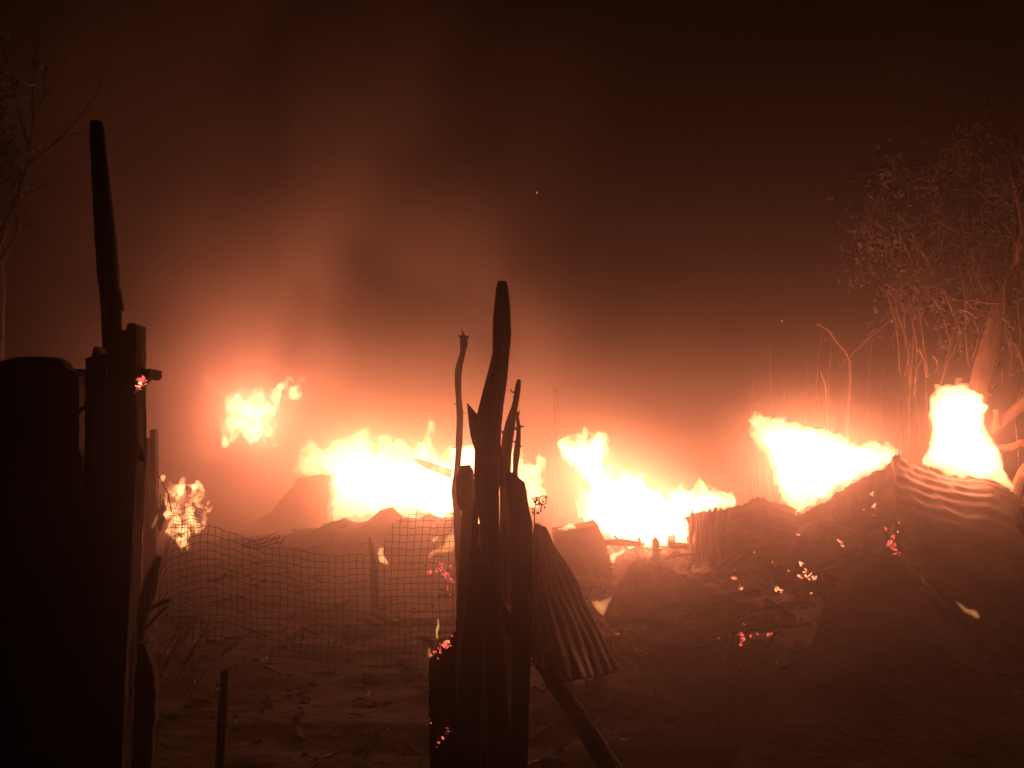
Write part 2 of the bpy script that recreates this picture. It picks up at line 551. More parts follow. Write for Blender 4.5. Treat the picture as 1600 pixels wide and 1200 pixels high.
fire('fire', 'upright white fire burning on top of the tin heap under the leafy tree', 'fire', [
    dict(outline=[(1440, 728), (1452, 708), (1462, 690), (1464, 660), (1462, 640), (1460, 610), (1476, 606), (1490, 600), (1505, 597), (1516, 606), (1528, 612), (1534, 628), (1544, 634), (1536, 642), (1532, 664), (1540, 682), (1552, 700), (1560, 722), (1566, 742), (1590, 766), (1604, 780), (1560, 752), (1520, 748), (1490, 742), (1470, 732)],
         d=7.6, thick=.6, cell=.022, mat=flame_mat('flame_upright', 19.0), cap=26, rag=.3, nscale=5, fine=.45, licks=(14, 12, 2))],
     [(1502, 680, 7.6, 95, .3)])
fire('fire', 'small broken fire climbing the torn corner of the wire mesh', 'fire', [
    dict(outline=[(266, 830), (268, 800), (262, 782), (272, 762), (284, 750), (296, 756), (306, 768), (314, 778), (320, 796), (324, 816), (314, 832), (296, 836), (288, 848), (290, 862), (282, 850), (280, 838)],
         d=5.2, thick=.2, cell=.011, mat=flame_mat('flame_broken', 24, rgb=(1, .38, .14), texture=.97, scale=15, skin=.01), cap=14, rag=1.0, nscale=10, fine=1.35, core=.42, licks=(18, 16, 4)),
    dict(outline=[(250, 752), (254, 742), (260, 746), (258, 756), (252, 758)], d=5.2, thick=.06, cell=.008, mat=FM_SMALL, cap=4, rag=.3, nscale=9),
    dict(outline=[(232, 828), (240, 814), (250, 800), (250, 808), (242, 822)], d=5.2, thick=.05, cell=.008, mat=FM_YEL, cap=4, rag=.4, nscale=9)],
     [(292, 795, 5.2, 3, .1)])
#@@END_FIRES
# ------------------------------------------------------------------ ground
def gz(x, y):
    z = .07 * mnoise.noise(Vector((x * .6, y * .6, 0))) + .05 * mnoise.noise(Vector((x * 2.2, y * 2.2, 4)))
    z += .022 * mnoise.noise(Vector((x * 6, y * 6, 9)))
    z += .012 * mnoise.noise(Vector((x * 17, y * 17, 2)))
    # the heap stands on raised cinders
    z += .35 * math.exp(-(((x - 4.2) / 1.6) ** 2 + ((y - 7.2) / 1.2) ** 2))
    z += .45 * math.exp(-(((x + 1.6) / 1.7) ** 2 + ((y - 11.2) / .7) ** 2)) * (1 + .5 * mnoise.noise(Vector((x * 3, y * 3, 1))))
    return z


def ground():
    ys = list(np.concatenate([np.arange(-6, 1, .4), np.arange(1, 7, .045), np.arange(7, 14, .09), np.arange(14, 30, .5), np.arange(30, 131, 10)]))
    n = 190
    V, Fc = [], []
    for y in ys:
        half = 4 + max(0, y) * 1.1
        for i in range(n + 1):
            x = (i / n * 2 - 1) * half
            V.append((x, y, gz(x, y)))
    for j in range(len(ys) - 1):
        for i in range(n):
            a = j * (n + 1) + i
            Fc.append((a, a + 1, a + n + 2, a + n + 1))
    o = link('ground', V, Fc, M_SOIL, smooth=True)
    o['kind'] = 'structure'


ground()


# ------------------------------------------------------------------ corrugated sheets
def sheet(name, rows, mat, parent=None, waves=9, along='v', amp=.011, crumple=.02, nu=90, nv=40, label=None, cat=None, solid=.003, seed=0., ragged=0.0, group=None):
    """a sheet lofted through rows of (px, py, d).  along='v': the ridges run from row to row, 'u': along the rows"""
    R = [[W(*p) for p in r] for r in rows]

    def samp(L, t):
        t = t * (len(L) - 1); i = min(int(t), len(L) - 2); f = t - i
        p0 = L[max(i - 1, 0)]; p1 = L[i]; p2 = L[i + 1]; p3 = L[min(i + 2, len(L) - 1)]
        c = 0.5 * ((2 * p1) + (p2 - p0) * f + (2 * p0 - 5 * p1 + 4 * p2 - p3) * f * f + (3 * p1 - p0 - 3 * p2 + p3) * f ** 3)
        return c.lerp(p1.lerp(p2, f), .35)
    G = []
    for a in range(nu + 1):
        u = a / nu
        colm = [samp(r, u) for r in R]
        G.append([samp(colm, b / nv) for b in range(nv + 1)])
    V = []
    for a in range(nu + 1):
        for b in range(nv + 1):
            p = G[a][b]
            du = G[min(a + 1, nu)][b] - G[max(a - 1, 0)][b]
            dv = G[a][min(b + 1, nv)] - G[a][max(b - 1, 0)]
            nrm = du.cross(dv)
            nrm = nrm.normalized() if nrm.length > 1e-9 else Vector((0, -1, 0))
            t = (a / nu if along == 'v' else b / nv)
            w = amp * math.sin(2 * math.pi * waves * t) * (0.75 + .5 * mnoise.noise(Vector((a * .05 + seed, b * .07, 1))))
            cr = crumple * (mnoise.noise(p * 2.2 + Vector((seed, 0, 0))) + .45 * mnoise.noise(p * 7 + Vector((0, seed, 0))))
            q = p + nrm * (w + cr)
            if ragged and b in (0, nv):
                q += dv.normalized() * ragged * mnoise.noise(Vector((a * .35, seed, b))) if dv.length > 1e-9 else Vector()
            V.append(q)
    Fc = []
    for a in range(nu):
        for b in range(nv):
            i = a * (nv + 1) + b
            Fc.append((i, i + nv + 1, i + nv + 2, i + 1))
    o = link(name, V, Fc, mat, parent, smooth=True, solid=solid)
    return tag(o, label, cat, group)


def limb(pts, d, jag=0., rough=.25, seg=10, seed=1., m=None):
    """pts: (px, py, radius in px[, d])"""
    P = [W(p[0], p[1], p[3] if len(p) > 3 else d) for p in pts]
    R = [p[2] * PXM(p[3] if len(p) > 3 else d) for p in pts]
    m = m or MB()
    m.tube(P, R, seg=seg, rough=rough, seed=seed, jag=jag)
    return m


def foot(x, d):
    """pixel row where the ground lies at distance d"""
    return 690 + 1.5 / d * F


def at(x, y, d):
    return W(x, y, d)


def embers(parent, pts, d, mat, name='ember', label=None):
    """glowing chips (px, py, size in px[, d]); each a lump with a skin of ash"""
    m = MB()
    for p in pts:
        dd = p[3] if len(p) > 3 else d
        for k in range(2 if p[2] > 4 else 1):
            px = p[0] + random.uniform(-.35, .35) * p[2]; py = p[1] + random.uniform(-.3, .3) * p[2]
            a = random.gauss(0, .7); l = p[2] * random.uniform(.35, .7)
            q = p[2] * random.uniform(.16, .3)
            limb([(px - l * math.cos(a), py - l * math.sin(a), q * .5), (px, py, q), (px + l * math.cos(a), py + l * math.sin(a), q * .4)], dd, rough=.9, seg=7, seed=p[0] * .37 + k, m=m)
    o = m.build(name, mat, parent)
    if parent is None:
        tag(o, label, 'embers', kind='stuff')
    else:
        o['kind'] = 'stuff'
    return o


def rest(top_bottom_pts):
    return top_bottom_pts


# ------------------------------------------------------------------ gate post and panel, close by
r = empty('gate_post', W(175, 1240, 1.55), label='black burnt gate post, tall bent pole lashed between two short boards, embers at its edge', cat='gate post')
limb([(151, 191, 9), (151, 205, 11), (156, 262, 12.5), (164, 350, 14), (169, 420, 15), (175, 485, 15), (178, 560, 16), (180, 760, 17), (180, 1000, 17), (178, 1420, 18)], 1.62, jag=.03, rough=.2, seg=18).build('pole', M_CHAR, r)
limb([(184, 452, 5), (190, 470, 4), (190, 486, 5)], 1.6, rough=.5).build('knot', M_CHAR, r)
board('plank', [(133, 560), (143, 557), (146, 543), (151, 541), (153, 556), (164, 552), (166, 700), (164, 1400), (126, 1400), (129, 820), (132, 700)], 1.5, .035, M_CHAR, r)
board('plank', [(168, 530), (190, 516), (197, 515), (199, 506), (206, 504), (213, 507), (213, 600), (214, 700), (210, 790), (205, 880), (198, 1010), (190, 1200), (186, 1400), (150, 1400), (166, 900)], 1.5, .04, M_CHAR, r)
board('bracket', [(209, 577), (235, 576), (235, 588), (229, 592), (222, 588), (211, 598)], 1.52, .05, M_CHAR, r, jitter=.3, step=6)
limb([(208, 690, 9), (216, 706, 9), (224, 716, 6), (227, 721, 2)], 1.52, rough=.4).build('snag', M_CHAR, r)
embers(r, [(217, 592, 9), (220, 599, 11), (217, 607, 8), (226, 596, 7), (229, 603, 4), (215, 613, 5), (224, 590, 6)], 1.5, M_EMBER)
embers(r, [(219, 600, 6), (216, 603, 5), (226, 600, 4)], 1.485, M_EMBER_HOT)

r = empty('gate', W(40, 1240, 1.5), label='black sheeted gate leaf with rounded top, next to the burnt gate post', cat='gate')
board('panel', [(-160, 590), (-60, 572), (2, 564), (26, 558), (60, 557), (86, 558), (96, 564), (104, 576), (116, 580), (123, 588), (124, 640), (123, 700), (129, 716), (133, 800), (133, 900), (134, 1400), (-160, 1400)], 1.56, .03, M_RUST, r, jitter=.6)
board('rail', [(92, 576), (138, 577), (138, 600), (92, 602)], 1.63, .03, M_CHAR, r, jitter=.4)
limb([(116, 648, 4), (128, 640, 4), (136, 634, 4)], 1.54, rough=.5).build('hinge', M_CHAR, r)

# ------------------------------------------------------------------ hazy twin posts, burning bush stub
r = empty('fence_post', W(232, 900, 5.6), label='hazy twin fence post beside the gate post, above the small fire', cat='fence post')
board('plank', [(223, 686), (231, 684), (232, 760), (233, 900), (224, 900)], 5.6, .05, M_WOOD, r, jitter=.4)
board('plank', [(234, 672), (242, 670), (243, 700), (244, 900), (234, 900)], 5.63, .05, M_WOOD, r, jitter=.4)
m = MB()
for i in range(26):
    a = random.uniform(0, 6.28); rr = random.uniform(5, 20)
    limb([(250, 830, 2), (250 + rr * .5 * math.cos(a), 800, 1.5), (248 + rr * math.cos(a), 775 + random.uniform(-10, 22), 1)], 5.5, seg=4, rough=0, m=m)
tag(m.build('burnt_bush', M_CHAR), 'small charred bush smouldering at the foot of the twin fence post', 'bush')
tag(limb([(216, 702, .9, 1.6), (232, 722, .9, 2.2), (246, 740, .8, 3.0), (262, 770, .8, 3.4), (268, 800, .8, 3.4)], 2, seg=5, rough=0).build('loose_wire', M_WIRE), 'loose strand of wire running from the gate post to the torn mesh', 'wire')

r = empty('leaning_stake', W(212, 1100, 2.9), label='short charred stake leaning by the gate, with a side twig, before the wire mesh', cat='stake')
limb([(249, 869, 5), (243, 884, 8), (238, 900, 10), (228, 940, 10), (220, 975, 10), (214, 1003, 9), (205, 1060, 9), (196, 1300, 10)], 2.9, jag=.02, rough=.35).build('shaft', M_CHAR, r)
limb([(222, 958, 4), (244, 946, 3), (256, 938, 4), (266, 938, 3)], 2.9, rough=.5).build('twig', M_CHAR, r)
limb([(224, 985, 3), (244, 964, 2.5), (262, 946, 2)], 2.9, rough=.5).build('twig', M_CHAR, r)

# ------------------------------------------------------------------ wire mesh
MD = 3.3
TOP = [(246, 885), (251, 862), (258, 846), (268, 834), (285, 833), (319, 822), (339, 825), (370, 835), (410, 852), (446, 856), (483, 866), (560, 867), (600, 868), (720, 868)]
TORN = [(596, 868), (602, 836), (614, 814), (640, 802), (658, 790), (668, 808), (690, 818), (706, 798), (716, 800)]


def ip(tab, x):
    if x <= tab[0][0]: return tab[0][1]
    for a, b in zip(tab, tab[1:]):
        if x <= b[0]:
            return a[1] + (b[1] - a[1]) * (x - a[0]) / (b[0] - a[0])
    return tab[-1][1]


def mesh_pt(u, v):
    x = 249 + u * 11.0
    top = ip(TOP, x)
    y = top + v * (1250 - top) / 35.0 + 5.5 * mnoise.noise(Vector((u * .22, v * .25, 3)))
    x += 5.5 * mnoise.noise(Vector((u * .13, v * .16, 8))) + 1.2 * mnoise.noise(Vector((u * .7, v * .6, 5)))
    if u < 6: x += (6 - u) * .35 * max(0, 3 - v)
    if x > 596: x += (y - 868) * -.12 * min(1, (x - 596) / 50) * (1 if y < 868 else .3)
    y += 2.2 * mnoise.noise(Vector((u * .9, v * .8, 31)))
    d = MD + .16 * mnoise.noise(Vector((u * .12, v * .11, 1))) + .05 * mnoise.noise(Vector((u * .4, v * .3, 6)))
    return x, y, d


r = empty('wire_mesh', W(480, 1240, MD), label='torn sagging square wire mesh stretched low between the gate post and the plank cluster', cat='wire mesh')


def wire(pts, rad=.0011):
    m = MB(); m.tube([W(*p) for p in pts], rad, seg=4)
    m.build('wire', M_WIRE, r)


for u in range(0, 43):
    seg = []
    v = -8.0
    while v <= 35:
        x, y, d = mesh_pt(u, v)
        lim = ip(TORN, x) if x > 597 else ip(TOP, x) - 2
        if x > 597: lim += 5 * mnoise.noise(Vector((u * 1.7, 0, 0)))
        if v > 17 + 7 * mnoise.noise(Vector((u * .35, 2, 6))): break
        if y >= lim - .5 or (v >= 0 and x < 597): seg.append((x, y, d))
        v += .5
    if len(seg) > 2: wire(seg)
for v in range(-8, 22):
    run = []
    for k in range(0, 42 * 2 + 1):
        u = k / 2
        x, y, d = mesh_pt(u, v)
        ok = (v >= 0 and v < 17 + 7 * mnoise.noise(Vector((u * .35, 2, 6)))) if x < 597 else v < 18 and y >= ip(TORN, x) + 3 * mnoise.noise(Vector((v * 1.3, 4, 0)))
        if ok:
            run.append((x, y, d))
        else:
            if len(run) > 3: wire(run)
            run = []
    if len(run) > 3: wire(run)
# crumpled corner over the small fire, and the flap folded back on the top edge
for i in range(9):
    o = i * 5.5
    wire([(268 + o * .9, 834 - 6 * math.sin(i), MD), (272 + o * .8, 812 - 4 * (i % 3), MD - .03), (264 + o * .85, 798 + 3 * (i % 2), MD - .05), (270 + o * .7, 786 + 3 * math.sin(i * 2), MD - .04)][:2 + (i % 3)])
    wire([(262 + 2 * (i % 3), 792 + o * .85, MD), (280, 796 + o * .8 + 4 * math.sin(i * 1.7), MD - .05), (300, 790 + o * .9, MD - .03), (318 - 3 * (i % 3), 798 + o * .7, MD)])
for i in range(7):
    wire([(388 + i * 8, 846 + i * 1.2, MD), (394 + i * 8.5, 842 - i * .4, MD - .04), (402 + i * 7, 846 - i * 2.0, MD - .06)])
for i in range(4):
    wire([(380, 850 + i * 2, MD), (400 + i * 6, 846 + i * 4, MD - .03), (434 + i * 4, 832 + i * 7, MD - .05)])

# pointed stake behind the mesh
r = empty('pointed_stake', W(590, 940, 7.2), label='thin pointed charred stake standing behind the wire mesh, beside a tiny flame', cat='stake')
board('shaft', [(576, 842), (578, 838), (583, 852), (588, 880), (592, 910), (593, 950), (581, 950), (579, 910), (578, 870)], 7.2, .05, M_CHAR, r, jitter=.5)
embers(r, [(579, 868, 2), (579, 884, 2), (580, 895, 2), (578, 905, 3)], 7.18, M_EMBER)

# ------------------------------------------------------------------ the post cluster in the middle
D = 2.3
r = empty('forked_trunk', W(770, 1400, D), label='tall charred forked trunk with a broken top and a sharp snag, amid the plank cluster', cat='tree trunk')
limb([(785, 440, 7), (785, 447, 10), (784, 458, 12), (785, 500, 13.5), (785, 545, 14), (779, 590, 15.5), (768, 630, 18), (759, 664, 20), (758, 700, 19.5), (761, 740, 19), (764, 780, 18), (766, 830, 15), (769, 890, 17), (774, 960, 15), (776, 1050, 17), (782, 1200, 20), (784, 1420, 22)], D, jag=.035, rough=.22, seg=20).build('trunk', M_CHAR, r)
limb([(730, 630, .6), (734, 641, 5), (740, 653, 9), (748, 672, 14), (757, 700, 17)], D, rough=.25, seg=10).build('snag', M_CHAR, r)
limb([(776, 684, 2), (779, 692, 4), (778, 712, 4), (783, 724, 5), (784, 760, 6)], D + .01, rough=.4, seg=8).build('knot', M_CHAR, r)

r = empty('pale_pole', W(718, 1100, 4.2), label='thin crooked paler pole with a spiky knob, behind the forked trunk', cat='pole')
limb([(724, 524, 4), (726, 538, 7), (725, 548, 5), (718, 566, 5), (715, 580, 5.5), (716, 610, 5), (719, 650, 5), (717, 700, 5), (714, 740, 5.5), (711, 765, 6.5), (714, 800, 6), (718, 900, 6), (722, 1100, 7)], 4.2, rough=.25, seg=10).build('shaft', M_WOOD, r)
m = limb([(724, 530, 3), (723, 520, 1.6), (721, 514, .4)], 4.2, rough=0, seg=6)
limb([(722, 528, 3), (716, 524, .6)], 4.2, rough=0, seg=6, m=m)
limb([(728, 530, 3), (733, 524, .6)], 4.2, rough=0, seg=6, m=m)
m.build('spike', M_WOOD, r)
for (x, y, s) in [(717, 632, -1), (718, 646, 1), (715, 700, -1), (717, 665, 1)]:
    limb([(x, y, 1.2), (x + 9 * s, y - 1, .4)], 4.2, rough=0, seg=5).build('thorn', M_WOOD, r)

r = empty('thin_branch', W(790, 1100, 2.6), label='slender upright branch with blunt tip and hooked nub, just behind the forked trunk', cat='branch')
limb([(811, 593, 2.5), (810, 600, 4.5), (805, 635, 5.5), (797, 660, 8), (792, 690, 9), (790, 730, 9), (789, 780, 9), (789, 900, 9), (790, 1300, 10)], 2.6, rough=.2, seg=10, jag=.008).build('shaft', M_WOOD, r)
limb([(806, 612, 1.6), (800, 613, 1.3), (798, 608, 1.0)], 2.6, rough=0, seg=6).build('nub', M_WOOD, r)
limb([(790, 680, 4), (785, 676, 2.6), (784, 673, 1)], 2.6, rough=.2, seg=6).build('nub', M_WOOD, r)
r = empty('thorny_branch', W(806, 1100, 2.7), label='short thorny knobbly branch on the far side of the slender upright branch', cat='branch')
limb([(807, 643, 2), (808, 655, 3), (812, 667, 4), (810, 682, 4.5), (808, 698, 5), (806, 720, 3.6), (804, 745, 4), (806, 800, 5), (808, 1200, 6)], 2.7, rough=.5, seg=8).build('shaft', M_CHAR, r)
for q in [((811, 667), (820, 666)), ((808, 690), (799, 690)), ((809, 697), (816, 698)), ((809, 650), (812, 641)), ((807, 672), (803, 664))]:
    limb([(*q[0], 2.4), (*q[1], .5)], 2.7, rough=0, seg=5).build('thorn', M_CHAR, r)

o = board('charred_board', [(790, 742), (794, 737), (801, 739), (807, 741), (812, 748), (820, 754), (823, 768), (826, 790), (832, 818), (832, 900), (831, 1000), (826, 1120), (822, 1400), (796, 1400), (799, 1100), (799, 900), (796, 800)], 2.25, .03, M_CHAR, None, jitter=.7, step=8)
tag(o, 'upright charred board with slanted broken top, touching the corrugated sheet', 'board')
o = board('charred_board', [(742, 774), (748, 770), (747, 800), (747, 850), (754, 868), (762, 900), (757, 1000), (750, 1100), (743, 1400), (690, 1400), (705, 1200), (716, 1080), (723, 1000), (730, 930), (736, 850), (739, 800)], 2.22, .035, M_CHAR, None, jitter=.5, step=8)
tag(o, 'charred board tapering to a thin point, leaning against the front of the forked trunk', 'board')
o = board('charred_board', [(784, 936), (800, 962), (806, 1000), (792, 990), (782, 965)], 2.28, .03, M_CHAR, None, jitter=.5, step=8)
tag(o, 'short slanting board scrap wedged between trunk and upright board', 'board')
embers(o, [(797, 950, 3), (794, 944, 2)], 2.27, M_EMBER)
o = board('plank', [(721, 800), (744, 797), (744, 900), (736, 1000), (730, 1300), (700, 1300), (711, 1000), (716, 900)], 2.9, .03, M_WOOD, None, jitter=.8, step=8)
tag(o, 'brown scorched plank standing behind the pointed charred board, below the lumpy stump', 'plank')
sheet('tin_sheet', [[(738, 820, 2.75), (770, 815, 2.8), (800, 820, 2.8)], [(730, 1000, 2.65), (765, 1000, 2.7), (806, 1000, 2.7)], [(722, 1300, 2.5), (765, 1300, 2.5), (810, 1300, 2.5)]],
      M_TIN, waves=3, amp=.008, crumple=.012, nu=30, nv=20, label='narrow dull tin sheet filling gaps behind the cluster boards', cat='tin sheet')
# lumpy stump
m = MB()
m.tube([W(x, y, 3.0) for x, y in [(727, 727), (729, 732), (728, 745), (727, 765), (730, 783), (733, 800), (734, 830)]], [q * PXM(3.0) for q in (6, 11, 14, 16, 14, 10, 9)], seg=18, rough=.7, seed=4, jag=.03)
tag(m.build('lumpy_stump', M_WOOD), 'lumpy scorched stump perched on the brown plank, touching the pale pole', 'stump')
# curly bramble
r = empty('bramble', W(836, 850, 2.9), label='small curled burnt bramble sprouting over the top of the corrugated sheet', cat='plant')
m = limb([(835, 830, 1.2), (835, 800, 1), (838, 780, .8), (842, 776, .7)], 2.9, seg=5, rough=0)
for k in range(3):
    cx, cy_, rr = random.choice([(848, 784, 6), (842, 790, 5), (850, 793, 4), (838, 784, 4)])
    a0 = random.uniform(0, 6)
    limb([(cx + rr * math.cos(a0 + t * .7), cy_ + rr * math.sin(a0 + t * .7) * (1 + .1 * k) - t * .8, .9) for t in range(6)], 2.9, seg=4, rough=0, m=m)
m.build('stem', M_CHAR, r)
m = MB()
for k in range(22):
    c = W(random.uniform(832, 854), random.uniform(776, 806), 2.9)
    m.box(c, .006, .002, .009, Matrix.Rotation(random.uniform(0, 3), 3, 'Y'))
o = m.build('leaf', M_CHAR, r); o['kind'] = 'stuff'

# broken board with a glowing top
r = empty('broken_board', W(692, 1300, 2.1), label='short broken board with glowing red top edge and a thin yellow flame', cat='board')
board('shaft', [(670, 1036), (674, 1024), (680, 1026), (684, 1012), (692, 1010), (697, 1000), (703, 996), (708, 990), (712, 1000), (714, 1400), (668, 1400), (671, 1200)], 2.1, .03, M_CHAR, r, jitter=.8, step=6)
embers(r, [(674, 1024, 5), (680, 1020, 7), (686, 1013, 7), (692, 1008, 8), (699, 1002, 7), (705, 995, 6), (690, 1018, 6), (700, 1010, 7), (684, 1028, 4)], 2.09, M_EMBER)
embers(r, [(686, 1160, 5), (692, 1152, 6), (698, 1144, 6), (682, 1166, 3), (700, 1138, 4)], 2.09, M_EMBER)
embers(r, [(697, 1000, 3), (702, 1004, 3), (672, 1124, 1.6), (673, 1130, 1.6)], 2.085, M_EMBER_HOT)
flame_mesh('flame', [(681, 998), (680, 985), (683, 975), (682, 967), (685, 968), (686, 980), (684, 990), (685, 1000)], 2.1, .012, .0022, flame_mat('flame_thin', 60, rgb=(1, .5, .15)), r, seed=5, cap=2, rag=.15, nscale=30)
flame_mesh('flame', [(667, 1026), (668, 1014), (672, 1012), (675, 1022), (673, 1030)], 2.1, .014, .0025, flame_mat('flame_pale', 12, rgb=(1, .5, .2)), r, seed=6, cap=3, rag=.15, nscale=30)

# ------------------------------------------------------------------ corrugated sheet leaning on the cluster, beam
sheet('corrugated_sheet', [[(833, 822, 2.75), (842, 818, 2.75), (852, 817, 2.8), (863, 822, 2.85)],
                           [(832, 900, 2.7), (852, 905, 2.72), (876, 900, 2.8), (896, 893, 2.9)],
                           [(831, 980, 2.6), (866, 990, 2.65), (900, 980, 2.8), (932, 965, 2.9)],
                           [(831, 1040, 2.5), (880, 1066, 2.55), (926, 1062, 2.7), (968, 1046, 2.85)]],
      M_RUST, waves=8, amp=.0034, crumple=.04, nu=110, nv=50, label='bent corrugated iron sheet leaning out from the upright board towards the open ground', cat='tin sheet', ragged=.01)
o = limb([(808, 960, 12, 2.75), (832, 1010, 14, 2.65), (870, 1070, 14, 2.5), (915, 1140, 15, 2.35), (980, 1240, 16, 2.15)], 2.5, rough=.15, seg=10).build('fallen_beam', M_CHAR)
tag(o, 'thick black beam slanting down to the ground in front of the leaning corrugated sheet', 'beam')
embers(o, [(829, 1037, 3), (831, 1046, 4), (836, 1050, 3), (845, 1056, 3), (830, 1030, 2)], 2.55, M_EMBER)

# ------------------------------------------------------------------ things in the middle distance
o = limb([(868, 606, 2), (869, 640, 2.8), (867, 700, 3.2), (866, 760, 3.6), (866, 860, 4)], 12.6, rough=.2, seg=8).build('far_pole', M_WOOD)
tag(o, 'lone thin far pole fading in the smoke before the broad white fire', 'pole')
o = board('charred_crate', [(866, 832), (900, 828), (934, 819), (938, 830), (946, 846), (950, 870), (954, 900), (956, 940), (900, 950), (868, 940)], 7.6, .45, M_MUD, None, jitter=1.2, step=10)
tag(o, 'square scorched block with a small flame licking its top, beyond the corrugated sheet', 'block')
o = board('mud_wall', [(395, 822), (412, 806), (430, 792), (446, 772), (458, 760), (466, 746), (484, 744), (514, 742), (514, 770), (511, 800), (511, 880), (380, 880)], 12.4, .35, M_MUD, None, jitter=2.2, step=7)
tag(o, 'low far wall almost lost in bright smoke, with the fiercest fire past its end', 'wall')
sheet('roof_sheet', [[(644, 716, 12.7), (668, 722, 12.7), (706, 734, 12.6)], [(650, 724, 12.5), (672, 736, 12.5), (706, 746, 12.4)]], M_TIN, waves=0, amp=0, nu=30, nv=8, crumple=.05,
      label='fallen roof sheet glaring inside the fiercest fire, under its narrow tongue', cat='tin sheet')
# leaning trapezoid sheet
sheet('tin_sheet', [[(990, 871, 6.6), (1004, 869, 6.6), (1028, 877, 6.6), (1052, 886, 6.6)],
                    [(960, 922, 6.3), (995, 920, 6.3), (1035, 920, 6.3), (1074, 922, 6.3)],
                    [(942, 962, 6.0), (990, 966, 6.0), (1045, 962, 6.0), (1096, 954, 6.0)]], M_RUST, waves=9, amp=.008, nu=120, nv=30, crumple=.04, seed=3,
      label='dark tin sheet spread like a tent in front of the broad white fire', cat='tin sheet')
o = board('thin_post', [(1021, 844), (1026, 840), (1030, 846), (1032, 900), (1034, 1000), (1020, 1000), (1021, 900)], 6.9, .06, M_WOOD, None, jitter=.3)
tag(o, 'short thin post rising against the base of the broad white fire', 'post')
LATHS = [((946, 848), (1000, 850), 5, 7.6, 'short beam end lying at the foot of the broad white fire, by the scorched block'),
         ((1044, 852), (1090, 856), 5, 7.6, 'beam end jutting out below the broad white fire, by the hanging tin strips'),
         ((1006, 886), (1034, 858), 2, 6.8, 'thin slanting lath left of the short thin post'),
         ((1030, 886), (1058, 860), 2.2, 6.8, 'thin slanting lath leaning on the short thin post'),
         ((1040, 872), (1080, 866), 2, 6.9, 'thin lath lying flat above the tent-like tin sheet'),
         ((1058, 862), (1092, 884), 2, 6.9, 'thin lath sloping down towards the hanging tin strips'),
         ((945, 975), (1186, 926), 8, 5.4, 'long charred log with a lit upper edge below the tent-like tin sheet'),
         ((960, 1010), (1210, 968), 9, 5.0, 'long dark log lying nearest the open ground, above it a second log'),
         ((1240, 912), (1340, 858), 3, 5.8, 'bent lath propped against the shadow mound under the heap'),
         ((1140, 996), (1268, 974), 3, 4.9, 'smouldering stick edged with red embers beside the shadow mound'),
         ((1170, 958), (1262, 940), 4, 5.3, 'charred stick among the litter between logs and shadow mound'),
         ((1196, 936), (1250, 972), 3, 5.2, 'short stick crossing the litter beside the shadow mound'),
         ((1120, 890), (1170, 860), 3, 6.6, 'short slanting stick below the hanging tin strips')]
for i, (a, b, w, d, lab) in enumerate(LATHS):
    mx, my = (a[0] + b[0]) / 2, (a[1] + b[1]) / 2 - 1.5
    o = limb([(a[0], a[1], w), (mx, my, w * 1.05), (b[0], b[1], w * .9)], d, rough=.3, seg=8, seed=i).build('beam' if w > 4 else 'stick', M_WOOD if i % 2 else M_CHAR)
    tag(o, lab, 'beam' if w > 4 else 'stick')

# crumpled scraps of sheet thrown about below the heap
SCR = [(1110, 905, 30, 6.6), (1165, 880, 34, 6.7), (1210, 900, 28, 6.3), (1180, 945, 40, 5.7), (1235, 940, 30, 5.7), (1280, 915, 34, 5.9), (1090, 925, 36, 6.2), (1040, 905, 26, 6.9),
       (925, 905, 34, 7.0), (975, 895, 24, 7.2), (1130, 960, 40, 5.4), (1220, 980, 34, 5.1), (1310, 880, 30, 6.0), (1300, 830, 40, 6.35), (1335, 800, 34, 6.4), (1195, 840, 36, 6.9), (1150, 845, 26, 7.1), (1060, 880, 28, 7.3)]
SCRAP_LABELS = ['crumpled tin scrap under the hanging tin strips, nearest their torn ends',
                'crumpled tin scrap between the low humped sheet and the scattered hot embers',
                'tin scrap lying right over the biggest pair of hot embers',
                'tin scrap lying above the red ember line, on the lower log',
                'crumpled tin scrap beside the glowing wood chunk, below it',
                'folded tin scrap at the upper edge of the shadow mound',
                'tin scrap on the upper end of the long charred log',
                'small tin scrap touching the right slope of the tent-like sheet',
                'tin scrap at the lower front of the square scorched block',
                'small tin scrap between the scorched block and the tent-like sheet',
                'tin scrap in front of the red ember line, nearest the bare ground',
                'tin scrap between the red ember line and the shadow mound foot',
                'small tin scrap where the bent lath meets the roofing slope',
                'tin scrap lying halfway up the rusty slope below the peak',
                'topmost tin scrap on the rusty slope, nearest the peak',
                'tin scrap lying on the face of the low humped sheet',
                'small tin scrap where the hanging strips meet the low humped sheet',
                'tin scrap behind the thin laths at the base of the broad white fire']
for i, (x, y, w, d) in enumerate(SCR):
    a = random.uniform(-.6, .6); h = w * random.uniform(.35, .8)
    ca, sa = math.cos(a), math.sin(a)
    def q(u, v, dd): return (x + u * w * ca - v * h * sa, y + u * w * sa * .6 + v * h * ca, d + dd)
    sheet('tin_scrap', [[q(-1, -.5, .12), q(-.3, -.8, .1), q(.4, -.6, .12), q(1, -.4, .14)], [q(-1.1, 0, 0), q(-.3, -.15, -.04), q(.4, .1, 0), q(.9, .1, .04)], [q(-.8, .6, -.1), q(-.2, .5, -.14), q(.5, .7, -.12), q(1.1, .5, -.08)]],
          M_TIN if i % 2 else M_RUST, waves=4, amp=.008, crumple=.06, nu=26, nv=16, seed=i * 3.1, ragged=.04,
          label=SCRAP_LABELS[i], cat='tin scrap', group='crumpled tin scraps in the wreckage')

